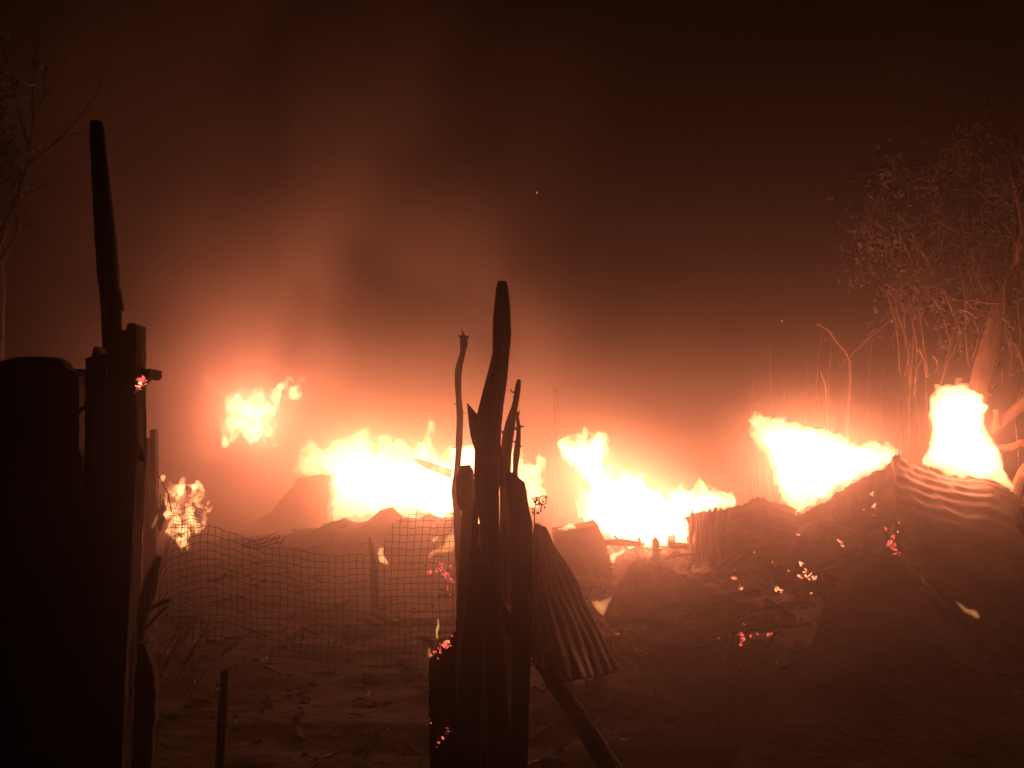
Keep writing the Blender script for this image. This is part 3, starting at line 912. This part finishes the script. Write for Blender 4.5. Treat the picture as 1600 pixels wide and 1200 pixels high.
# hanging strips
r = empty('tin_strips', W(1105, 900, 7.3), label='torn tin strips hanging down beside the broad white fire at the end of the heap', cat='tin strips')
for i in range(7):
    x = 1078 + i * 9
    tpy = 806 - i * 2 + random.uniform(-6, 6)
    sheet('strip', [[(x, tpy, 7.3), (x + 4, tpy - 3, 7.25), (x + 9, tpy + 2, 7.3)], [(x - 3 + random.uniform(-3, 3), 850, 7.1), (x + 3, 846, 7.05), (x + 7, 850, 7.1)],
                    [(x - 2 + random.uniform(-4, 4), 880 + random.uniform(-8, 14), 6.9), (x + 3, 884, 6.9), (x + 9, 880, 6.9)]], M_TIN, r, waves=1.5, amp=.01, nu=8, nv=14, seed=i, crumple=.03, ragged=.03)

# ------------------------------------------------------------------ the heap of roofing sheets
sheet('roof_sheet', [[(1070, 812, 7.8), (1128, 800, 7.8), (1158, 786, 7.7), (1185, 775, 7.6), (1218, 786, 7.5), (1254, 800, 7.4)],
                     [(1090, 840, 7.4), (1130, 834, 7.3), (1160, 824, 7.2), (1195, 812, 7.1), (1232, 818, 7.0), (1268, 826, 6.9)],
                     [(1110, 880, 7.1), (1140, 875, 7.0), (1170, 866, 6.8), (1205, 860, 6.7), (1240, 864, 6.6), (1280, 872, 6.5)],
                     [(1120, 935, 6.8), (1150, 930, 6.6), (1176, 930, 6.4), (1210, 936, 6.3), (1250, 930, 6.2), (1290, 925, 6.1)]],
      M_TIN, waves=11, along='u', amp=.010, crumple=.07, nu=90, nv=90, seed=2, ragged=.05,
      label='low humped roofing sheet at the end of the heap, under the slanting white fire', cat='tin sheet')
sheet('roof_sheet', [[(1240, 806, 7.2), (1272, 788, 7.1), (1300, 774, 7.0), (1330, 757, 6.9), (1358, 746, 6.8), (1382, 733, 6.7), (1400, 716, 6.6), (1406, 711, 6.6)],
                     [(1236, 836, 6.9), (1270, 826, 6.8), (1300, 814, 6.7), (1330, 800, 6.6), (1358, 790, 6.5), (1382, 782, 6.4), (1398, 770, 6.3), (1408, 765, 6.3)],
                     [(1232, 872, 6.6), (1268, 868, 6.4), (1300, 862, 6.3), (1330, 856, 6.2), (1358, 850, 6.1), (1382, 846, 6.0), (1400, 840, 5.9), (1414, 838, 5.9)],
                     [(1228, 930, 6.3), (1262, 925, 6.2), (1296, 922, 6.1), (1328, 918, 6.0), (1358, 915, 5.9), (1390, 910, 5.8), (1410, 905, 5.8), (1420, 905, 5.8)]],
      M_RUST, waves=9, amp=.009, crumple=.07, nu=130, nv=60, seed=5, ragged=.03,
      label='rusty roofing sheet sloping up to the pointed peak of the heap, spotted with embers', cat='tin sheet')
sheet('roof_sheet', [[(1402, 711, 6.6), (1420, 722, 6.7), (1448, 733, 6.9), (1500, 747, 7.1), (1548, 752, 7.1), (1580, 770, 7.0), (1612, 796, 6.9), (1700, 850, 6.8)],
                     [(1400, 748, 6.3), (1424, 756, 6.4), (1452, 764, 6.5), (1504, 776, 6.6), (1550, 782, 6.6), (1584, 800, 6.5), (1616, 822, 6.4), (1706, 870, 6.4)],
                     [(1400, 800, 6.0), (1430, 812, 6.1), (1462, 822, 6.1), (1510, 836, 6.1), (1556, 850, 6.1), (1592, 862, 6.0), (1630, 880, 6.0), (1720, 930, 6.0)],
                     [(1412, 862, 5.7), (1444, 880, 5.8), (1480, 900, 5.8), (1524, 922, 5.8), (1566, 942, 5.7), (1604, 956, 5.7), (1640, 970, 5.7), (1730, 1010, 5.7)],
                     [(1430, 900, 5.5), (1470, 960, 5.4), (1510, 1000, 5.3), (1550, 1030, 5.2), (1590, 1056, 5.1), (1630, 1070, 5.1), (1670, 1080, 5.1), (1760, 1100, 5.1)]],
      M_TIN, waves=12, along='u', amp=.0065, crumple=.03, nu=110, nv=130, seed=9, ragged=.02,
      label='large rippled roofing sheet sloping from the peak of the heap, upright fire burning above it', cat='tin sheet')
o = limb([(1598, 792, 5), (1592, 806, 7), (1594, 820, 7), (1600, 834, 4)], 5.4, rough=.3).build('charred_stub', M_CHAR)
tag(o, 'small dark stub poking in front of the large rippled roofing sheet', 'stub')
sheet('shadow_mound', [[(1330, 872, 5.6), (1350, 866, 5.6), (1380, 866, 5.55), (1408, 872, 5.5), (1432, 886, 5.5)],  # dark mound whose shape and colour stand in for the heap's shadow
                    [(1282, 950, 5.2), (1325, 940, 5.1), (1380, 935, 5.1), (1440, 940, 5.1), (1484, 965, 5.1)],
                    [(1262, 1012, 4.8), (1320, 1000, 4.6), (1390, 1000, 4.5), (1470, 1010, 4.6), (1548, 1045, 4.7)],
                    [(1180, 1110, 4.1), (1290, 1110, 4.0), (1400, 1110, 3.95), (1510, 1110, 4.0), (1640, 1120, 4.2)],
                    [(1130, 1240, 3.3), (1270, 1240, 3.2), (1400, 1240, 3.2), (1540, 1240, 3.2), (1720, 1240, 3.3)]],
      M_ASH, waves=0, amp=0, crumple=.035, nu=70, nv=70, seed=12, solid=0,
      label='broad black mound shaped as the shadow in the lee of the roofing heap', cat='shadow mound')

# dark plank added as the shadow at the gate's foot, and a dark post
o = board('shadow_plank', [(196, 1016), (212, 1004), (226, 1008), (238, 1040), (243, 1080), (236, 1200), (226, 1400), (180, 1400), (188, 1200)], 2.3, .03, M_CHAR, None, jitter=1.5, step=9)
tag(o, 'wide dark plank added as the shadow at the foot of the gate post, below the leaning stake', 'plank')
o = limb([(352, 1046, 6), (349, 1100, 7), (344, 1200, 8), (342, 1350, 8)], 2.35, rough=.2, jag=.01).build('short_post', M_CHAR)
tag(o, 'short black post standing in front of the wire mesh, by its gate corner', 'post')
m = MB()
for i in range(26):
    x = random.uniform(235, 300); y = random.uniform(1000, 1090); l = random.uniform(30, 80)
    limb([(x, y, .9), (x + l * .35, y - l * .6, .8), (x + l * .6, y - l * random.uniform(.9, 1.1), .3)], random.uniform(2.7, 3.1), seg=3, rough=0, m=m)
tag(m.build('dry_grass', M_BARK), 'tuft of dry bent grass by the foot of the leaning stake', 'grass', kind='stuff')

# ------------------------------------------------------------------ rubble
def litter():
    m = MB(); m2 = MB()
    def shard(mm, c, l, w, h, rot):
        base = [Vector((x, y, z)) for x in (-.5, .5) for y in (-.5, .5) for z in (-.5, .5)]
        vs = [Vector(c) + rot @ Vector((p.x * l * random.uniform(.45, 1.2), p.y * w * random.uniform(.4, 1.25), p.z * h * random.uniform(.5, 1.3))) for p in base]
        mm.add(vs, [(0, 1, 3, 2), (4, 6, 7, 5), (0, 4, 5, 1), (2, 3, 7, 6), (0, 2, 6, 4), (1, 5, 7, 3)])
    for i in range(9500):
        y = 2.6 + 9.5 * random.random() ** 1.3
        x = random.uniform(-.72, .72) * y
        if mnoise.noise(Vector((x * .9, y * .9, 7))) < random.uniform(-.4, .4): continue
        s = random.choice([.006, .010, .014, .020, .034]) * random.uniform(.6, 1.4)
        l = s * random.choice([1, 1.5, 2.2, 4, 7])
        rot = Matrix.Rotation(random.uniform(0, 3.14), 3, 'Z') @ Matrix.Rotation(random.gauss(0, .25), 3, 'Y') @ Matrix.Rotation(random.gauss(0, .35), 3, 'X')
        shard(m if random.random() < .65 or s > .02 else m2, (x, y, gz(x, y) + s * .1), l, s, s * random.uniform(.3, .9), rot)
    tag(m.build('debris', M_ASH), 'charred debris strewn over the open ground', kind='stuff')
    tag(m2.build('rubble', M_RUB), 'paler rubble and broken scraps strewn over the open ground', kind='stuff')
    m = MB()
    for i in range(340):      # splinters and bent scraps packed round the heap and under the fires
        px = random.uniform(860, 1330)
        d = random.uniform(5.0, 10.5)
        c = W(px, 0, d); x, y = c.x, d
        z = gz(x, y) + random.uniform(0, .22)
        l = random.uniform(.08, .5)
        rot = Matrix.Rotation(random.uniform(0, 3.14), 3, 'Z') @ Matrix.Rotation(random.gauss(0, .5), 3, 'Y')
        m.box((x, y, z), l, random.uniform(.01, .05), random.uniform(.008, .03), rot)
    for i in range(130):     # scraps of board and tin heaped about the foot of the fires
        d = random.uniform(6.2, 10.6)
        x = W(random.uniform(950, 1150), 0, d).x
        rot = Matrix.Rotation(random.uniform(0, 3.14), 3, 'Z') @ Matrix.Rotation(random.gauss(0, .5), 3, 'Y') @ Matrix.Rotation(random.gauss(0, .4), 3, 'X')
        shard(m, (x, d, gz(x, d) + random.uniform(0, .12)), random.uniform(.12, .38), random.uniform(.05, .22), random.uniform(.008, .03), rot)
    tag(m.build('wreckage', M_CHAR), 'splintered burnt wreckage lying under the fires and round the heap', kind='stuff')
litter()


def on_ground(px, py):
    """distance at which the ground is seen at this pixel"""
    return 1.5 / ((py - 690) / F)


EM = [('red embers in a ragged patch behind the wire mesh, beside the plank cluster', M_EMBER, [(690, 890, 12), (700, 896, 12), (702, 905, 10), (698, 918, 7), (674, 892, 8), (668, 894, 5), (690, 880, 8), (706, 884, 7), (703, 930, 4), (680, 932, 4)], 5.2),
      ('red embers glowing in a line along the smouldering stick', M_EMBER, [(1124, 996, 4), (1140, 992, 3), (1156, 990, 8), (1160, 1000, 9), (1158, 1008, 5), (1172, 994, 5), (1185, 992, 4), (1198, 992, 6), (1205, 990, 5), (1162, 976, 4), (1176, 974, 3)], 4.8),
      ('embers below the yellow flame at the edge of the corrugated sheet', M_EMBER, [(955, 984, 3), (962, 988, 4), (967, 990, 4), (978, 988, 4), (950, 978, 2)], 5.0),
      ('hot embers spotted on the roofing sheet below the peak', M_EMBER_HOT, [(1364, 772, 7), (1365, 791, 7), (1350, 796, 3), (1405, 830, 4), (1394, 838, 3), (1246, 800, 8), (1248, 834, 4), (1312, 848, 9), (1318, 854, 5), (1366, 806, 3), (1405, 818, 2)], 5.7),
      ('hot embers scattered under the humped roofing sheet', M_EMBER_HOT, [(1148, 903, 7), (1148, 890, 3), (1158, 918, 7), (1216, 922, 10), (1222, 924, 6), (1207, 878, 3), (1178, 862, 2), (1232, 893, 4), (1268, 926, 3)], 5.6),
      ('burning wood chunk glowing on the slope beside the shadow mound', M_EMBER_HOT, [(1264, 900, 8), (1272, 902, 6), (1258, 892, 7), (1252, 880, 6), (1250, 900, 6)], 5.6),
      ('dim red glowing hollow in the sheets above the shadow mound', M_EMBER, [(1390, 848, 10), (1398, 856, 12), (1404, 862, 10), (1394, 838, 7), (1384, 826, 5)], 5.55)]
for lab, mt, pts, d in EM:
    embers(None, pts, d, mt, name='embers', label=lab)

SM = [('tiny white flame standing on the ground right of the pointed stake', [(594, 880), (592, 866), (594, 858), (600, 860), (599, 870), (604, 876), (610, 884), (600, 884)], 6.8, .05, .008, FM_SMALL, 4),
      ('low line of flame beside the tiny white flame behind the mesh', [(606, 884), (616, 882), (626, 880), (622, 876), (612, 880)], 6.8, .03, .008, FM_YEL, 4),
      ('small white tongue above the yellow flame behind the torn mesh', [(672, 848), (680, 840), (684, 842), (680, 850)], 6.2, .05, .007, FM_SMALL, 4),
      ('transparent yellow flame curling behind the torn mesh, beside the plank cluster', [(666, 874), (670, 862), (684, 858), (694, 852), (696, 838), (704, 830), (712, 836), (714, 850), (708, 862), (694, 868), (680, 868)], 6.2, .12, .012, FM_YEL, 8),
      ('sliver of white fire seen through the crack between pointed board and trunk', [(744, 860), (743, 830), (744, 800), (750, 790), (754, 810), (756, 840), (752, 862)], 6.0, .15, .012, FM_SMALL, 5),
      ('sliver of white fire seen between the pale pole and the brown plank', [(716, 826), (714, 808), (716, 792), (722, 796), (722, 820)], 5.5, .1, .012, FM_SMALL, 5),
      ('small white flame lying along the top of the scorched block', [(868, 826), (880, 822), (892, 818), (900, 822), (902, 828), (884, 830)], 7.55, .08, .010, FM_SMALL, 5),
      ('white flame patch under the beam end by the scorched block', [(952, 866), (966, 862), (980, 858), (978, 864), (966, 870), (960, 882), (954, 876)], 7.4, .08, .010, FM_SMALL, 5),
      ('pale yellow flame at the foot of the corrugated sheet', [(924, 940), (932, 934), (940, 938), (954, 932), (948, 950), (942, 964), (932, 952)], 5.2, .12, .009, FM_YEL, 8),
      ('flicker of flame detached in the air above the slanting white fire', [(1172, 636), (1178, 628), (1174, 622), (1186, 626), (1196, 622), (1194, 632), (1184, 636)], 9.0, .10, .014, FM_FAINT, 6),
      ('slim yellow flame on the lower slope of the large rippled sheet', [(1494, 928), (1504, 940), (1514, 952), (1526, 958), (1530, 966), (1522, 968), (1510, 958), (1500, 942)], 5.3, .05, .006, FM_YEL, 4),
      ('thin pale flame line on the sheet edge above the shadow mound', [(1433, 886), (1440, 900), (1448, 912), (1452, 920), (1446, 916), (1438, 904)], 5.3, .03, .005, FM_YEL, 3)]
for i, (lab, ol, d, th, ce, mt, cp) in enumerate(SM):
    o = flame_mesh('small_flame', ol, d, th, ce, mt, None, seed=50 + i * 9, cap=cp, rag=.35, nscale=9, fine=.3)
    tag(o, lab, 'flame')

# ------------------------------------------------------------------ trees and growth
def leaves(name, parent, blobs, size, per, mat=None, seed=1):
    """leaf-sized faces clustered through the volumes of blobs (px, py, radius px, d)"""
    rnd = random.Random(seed)
    m = MB()
    for (px, py, rp, d) in blobs:
        c0 = W(px, py, d); R = rp * PXM(d)
        for k in range(int(per * (rp / 40) ** 2)):
            v = Vector((rnd.gauss(0, .5), rnd.gauss(0, .5), rnd.gauss(0, .5)))
            c = c0 + v * R
            if mnoise.noise(c * 2.4) + .5 * mnoise.noise(c * 6) < .06: continue
            s = size * rnd.uniform(.5, 1.3)
            rot = Matrix.Rotation(rnd.uniform(0, 6.28), 3, 'Z') @ Matrix.Rotation(rnd.gauss(.3, .8), 3, 'X') @ Matrix.Rotation(rnd.gauss(0, .6), 3, 'Y')
            q = [Vector((0, -s, 0)), Vector((s * .42, -s * .2, s * .12)), Vector((s * .3, s * .5, s * .08)), Vector((0, s, -s * .1)), Vector((-s * .3, s * .5, s * .08)), Vector((-s * .42, -s * .2, s * .12))]
            m.add([c + rot @ t for t in q], [(0, 1, 2, 3), (0, 3, 4, 5)])
    return m.build(name, mat or M_LEAF, parent)


r = empty('leafy_tree', W(1512, 840, 8.2), label='leafy tree overhanging the heap, its reddish trunk lit above the upright fire', cat='tree')
limb([(1562, 470, 10), (1558, 500, 12), (1548, 540, 14), (1536, 575, 15), (1530, 600, 15), (1518, 680, 16), (1512, 860, 19)], 8.05, rough=.1, seg=12).build('trunk', M_BARK, r)
limb([(1640, 590, 9, 7.7), (1600, 626, 8, 7.8), (1575, 652, 8, 7.9), (1556, 668, 7, 8.0), (1536, 690, 9, 8.2)], 7.8, rough=.25, seg=10).build('limb', M_BARK, r)
limb([(1556, 666, 7, 7.9), (1558, 648, 4, 7.9), (1556, 640, 4, 7.9)], 7.9, rough=.3).build('stub', M_BARK, r)
limb([(1600, 690, 6, 7.8), (1572, 705, 6, 7.9), (1560, 700, 5, 8.0)], 7.8, rough=.2).build('limb', M_BARK, r)
limb([(1620, 710, 8, 7.6), (1600, 735, 9, 7.6), (1588, 760, 9, 7.6), (1580, 800, 9, 7.6)], 7.8, rough=.3).build('limb', M_BARK, r)
limb([(1562, 472, 8, 8.2), (1544, 430, 5, 8.6), (1512, 380, 3.5, 9.0), (1460, 320, 1.5, 9.4)], 9, rough=.2).build('limb', M_CHAR, r)
limb([(1562, 472, 9, 8.2), (1590, 420, 7, 8.2), (1600, 350, 5, 8.0), (1580, 270, 3, 8.0)], 7.8, rough=.2).build('limb', M_BARK, r)
for i in range(60):
    x0 = random.uniform(1380, 1610); y0 = random.uniform(280, 500); dd = random.uniform(7.8, 9.0)
    P = [(x0, y0, 1.6, dd)]
    sx = random.uniform(-14, 14); sy = random.uniform(-10, 30)
    for k in range(5):
        sx += random.uniform(-9, 9); sy += random.uniform(-6, 12)
        P.append((P[-1][0] + sx, P[-1][1] + sy, 1.5 - .25 * k, dd))
    limb(P[:4], dd, seg=4, rough=0).build('twig', M_BARK, r)
VINES = [[(1505, 440), (1508, 465), (1518, 480), (1535, 487), (1544, 486)], [(1474, 450), (1484, 475), (1494, 500), (1503, 522)], [(1522, 500), (1530, 520), (1526, 540), (1520, 560)], [(1534, 510), (1538, 525), (1546, 522)],
         [(1572, 500), (1574, 530), (1582, 555), (1578, 592)], [(1590, 470), (1596, 520), (1590, 560)], [(1440, 560), (1432, 580), (1428, 620)], [(1436, 545), (1444, 560), (1448, 590)], [(1458, 556), (1466, 566), (1462, 580)],
         [(1560, 600), (1540, 615), (1525, 625)], [(1566, 580), (1568, 600), (1566, 618)], [(1500, 530), (1480, 570), (1470, 600)], [(1600, 600), (1584, 640), (1590, 690), (1594, 740)], [(1400, 480), (1420, 540), (1422, 600)]]
for i, v in enumerate(VINES):
    limb([(x, y, 1.5 + .5 * (i % 2)) for x, y in v], 8.1 + .12 * (i % 6), seg=5, rough=.1).build('vine', M_BARK, r)
blobs = [(random.uniform(1360, 1630), 0, random.uniform(22, 60), random.uniform(7.9, 9.8)) for i in range(50)]
blobs = [(x, random.uniform(225 + max(0, 1440 - x) * .7, 545 - max(0, 1500 - x) * .3), q, d) for x, _, q, d in blobs]
blobs += [(1580, 240, 40, 8), (1500, 235, 30, 8), (1440, 262, 30, 8), (1380, 290, 34, 7.8), (1320, 330, 26, 8), (1350, 370, 40, 8), (1560, 300, 60, 7.8), (1620, 330, 70, 7.9), (1470, 300, 50, 7.8), (1400, 350, 50, 7.9)]
leaves('foliage', r, blobs, .036, 190, seed=3)['kind'] = 'stuff'

SAP = [([(1276, 506, 1), (1296, 516, 1.2), (1304, 530, 1.4), (1320, 548, 1.6), (1328, 562, 2.2), (1329, 600, 2.2), (1326, 650, 2.6), (1324, 700, 2.6), (1322, 820, 3)], 'taller bare sapling with a bent top behind the slanting white fire'),
       ([(1283, 580, 1), (1285, 588, 1.4), (1290, 600, 1.8), (1292, 640, 2.2), (1298, 700, 2.4), (1300, 820, 3)], 'shorter bare sapling with a knobbed tip behind the slanting white fire'),
       ([(1428, 520, 1), (1426, 560, 1.4), (1422, 610, 1.6), (1420, 720, 2), (1420, 820, 2)], 'bare sapling between the slanting fire and the upright fire')]
for i, (p, lab) in enumerate(SAP):
    r = empty('sapling', W(p[-1][0], p[-1][1], 9.8), label=lab, cat='sapling')
    limb(p, 9.8, seg=7, rough=.2).build('stem', M_BARK, r)
    for k in range(3):
        q = p[2 + k]
        limb([(q[0], q[1], 1.1), (q[0] + random.uniform(-12, 12), q[1] - 12, .6)], 9.8, seg=4, rough=0).build('twig', M_BARK, r)
m = MB()
for i in range(55):
    x = random.uniform(1150, 1460); h = random.uniform(60, 330); d = random.uniform(11.5, 14.5)
    P = []
    w = random.uniform(-20, 20)
    for k in range(6):
        t = k / 5
        P.append((x + w * t * t + random.uniform(-3, 3), 810 - h * t, 1.0 - .7 * t))
    limb(P, d, seg=3, rough=0, m=m)
tag(m.build('reeds', M_BARK), 'thicket of thin dry stems standing in the smoke behind the heap', 'reeds', kind='stuff')

r = empty('bare_tree', W(-30, 900, 8.0), label='bare branching tree with a few leaf clumps in the dark beyond the gate', cat='tree')
limb([(-14, 380, 14), (-8, 440, 16), (-12, 520, 16), (-14, 760, 20), (-14, 900, 22)], 8.0, rough=.2, seg=12).build('trunk', M_CHAR, r)
BR = [[(-14, 400, 8), (20, 330, 5), (44, 260, 3.4), (52, 190, 2.6), (52, 130, 1.8), (60, 60, 1)], [(44, 260, 3), (80, 230, 2.2), (120, 190, 1.5), (150, 150, 1), (165, 110, .6)],
      [(48, 240, 2.4), (30, 180, 1.8), (18, 120, 1.2), (4, 70, .8)], [(52, 190, 2), (70, 150, 1.4), (72, 100, 1)], [(80, 230, 1.8), (100, 215, 1.2), (130, 205, .8)],
      [(20, 330, 3), (50, 300, 2), (90, 280, 1.2), (110, 250, .8)], [(52, 170, 1.6), (90, 130, 1.1), (104, 90, .7)], [(-10, 430, 5), (30, 360, 3), (20, 300, 2)]]
for b in BR:
    limb(b, 8.0, seg=6, rough=.15).build('branch', M_CHAR, r)
leaves('foliage', r, [(4, 80, 26, 8), (20, 160, 30, 7.8), (-10, 200, 50, 8), (10, 230, 40, 8), (-20, 120, 50, 8), (30, 280, 30, 8.2), (-10, 290, 46, 8), (0, 340, 30, 8.2), (60, 110, 14, 8)], .04, 420, seed=8)['kind'] = 'stuff'
#@@AIR
def air():
    m, nt, out = newmat('haze')
    v = nt.nodes.new('ShaderNodeVolumePrincipled')
    v.inputs['Color'].default_value = (.9, .88, .86, 1)
    v.inputs['Density'].default_value = HAZE_DENS
    v.inputs['Anisotropy'].default_value = HAZE_G
    nt.links.new(v.outputs[0], out.inputs['Volume'])
    b = MB(); b.box((0, 98, 2.35), 310, 220, 6.9)
    tag(b.build('haze', m), kind='stuff', label='thin smoke haze filling the air')


def smoke():
    """smoke rising from the fires and drifting away to the west, thickest round the flames"""
    m, nt, out = newmat('smoke')
    N = nt.nodes.new; L = nt.links.new
    tc = N('ShaderNodeTexCoord')
    acc = None
    for (c, r, dens) in SMOKE:
        sub = N('ShaderNodeVectorMath'); sub.operation = 'SUBTRACT'; sub.inputs[1].default_value = c
        dv = N('ShaderNodeVectorMath'); dv.operation = 'DIVIDE'; dv.inputs[1].default_value = r
        ln = N('ShaderNodeVectorMath'); ln.operation = 'LENGTH'
        mr = N('ShaderNodeMapRange'); mr.interpolation_type = 'SMOOTHERSTEP'
        mr.inputs['From Min'].default_value = 0; mr.inputs['From Max'].default_value = 1
        mr.inputs['To Min'].default_value = dens; mr.inputs['To Max'].default_value = 0
        L(tc.outputs['Object'], sub.inputs[0]); L(sub.outputs[0], dv.inputs[0]); L(dv.outputs[0], ln.inputs[0]); L(ln.outputs['Value'], mr.inputs[0])
        if acc is None: acc = mr.outputs[0]
        else:
            a = N('ShaderNodeMath'); a.operation = 'ADD'; L(acc, a.inputs[0]); L(mr.outputs[0], a.inputs[1]); acc = a.outputs[0]
    mp = N('ShaderNodeMapping'); mp.inputs['Scale'].default_value = (1, 1, .7); mp.inputs['Rotation'].default_value = (0, -.5, 0)
    n1 = N('ShaderNodeTexNoise'); n1.inputs['Scale'].default_value = .40; n1.inputs['Detail'].default_value = 4; n1.inputs['Distortion'].default_value = .5
    mr = N('ShaderNodeMapRange'); mr.inputs['From Min'].default_value = .36; mr.inputs['From Max'].default_value = .66
    mr.inputs['To Min'].default_value = .08; mr.inputs['To Max'].default_value = 2.3
    L(tc.outputs['Object'], mp.inputs[0]); L(mp.outputs[0], n1.inputs[0]); L(n1.outputs[0], mr.inputs[0])
    mu = N('ShaderNodeMath'); mu.operation = 'MULTIPLY'; L(acc, mu.inputs[0]); L(mr.outputs[0], mu.inputs[1])
    v = N('ShaderNodeVolumePrincipled')
    v.inputs['Color'].default_value = (.92, .88, .86, 1)
    v.inputs['Anisotropy'].default_value = SMOKE_G
    L(mu.outputs[0], v.inputs['Density'])
    L(v.outputs[0], out.inputs['Volume'])
    b = MB(); b.box((-3, 12.9, 6.2), 28, 13.8, 13.2)
    o = b.build('smoke', m)
    tag(o, kind='stuff', label='smoke rising and drifting from the fires')
    # object coordinates are world coordinates: the origin is the world's


air()
smoke()


# sparks carried up from the fires, each a fleck of glowing ash
m = MB()
for i in range(70):
    d = random.uniform(5, 13)
    a = random.choice([560, 930, 1260, 1500, 1400, 290, 390])
    p = W(a + random.gauss(0, 90), random.uniform(280, 760), d)
    q = random.uniform(.3, .75) * PXM(d) * 1.5
    m.box(p, q, q, q * random.uniform(1, 2.2), Matrix.Rotation(random.uniform(0, 3), 3, 'Y'))
sm, snt, sout = newmat('spark')
se = snt.nodes.new('ShaderNodeEmission'); se.inputs[0].default_value = (1, .35, .16, 1); se.inputs[1].default_value = 1.6
snt.links.new(se.outputs[0], sout.inputs['Surface'])
tag(m.build('sparks', sm), 'sparks drifting in the smoke above the fires', kind='stuff')
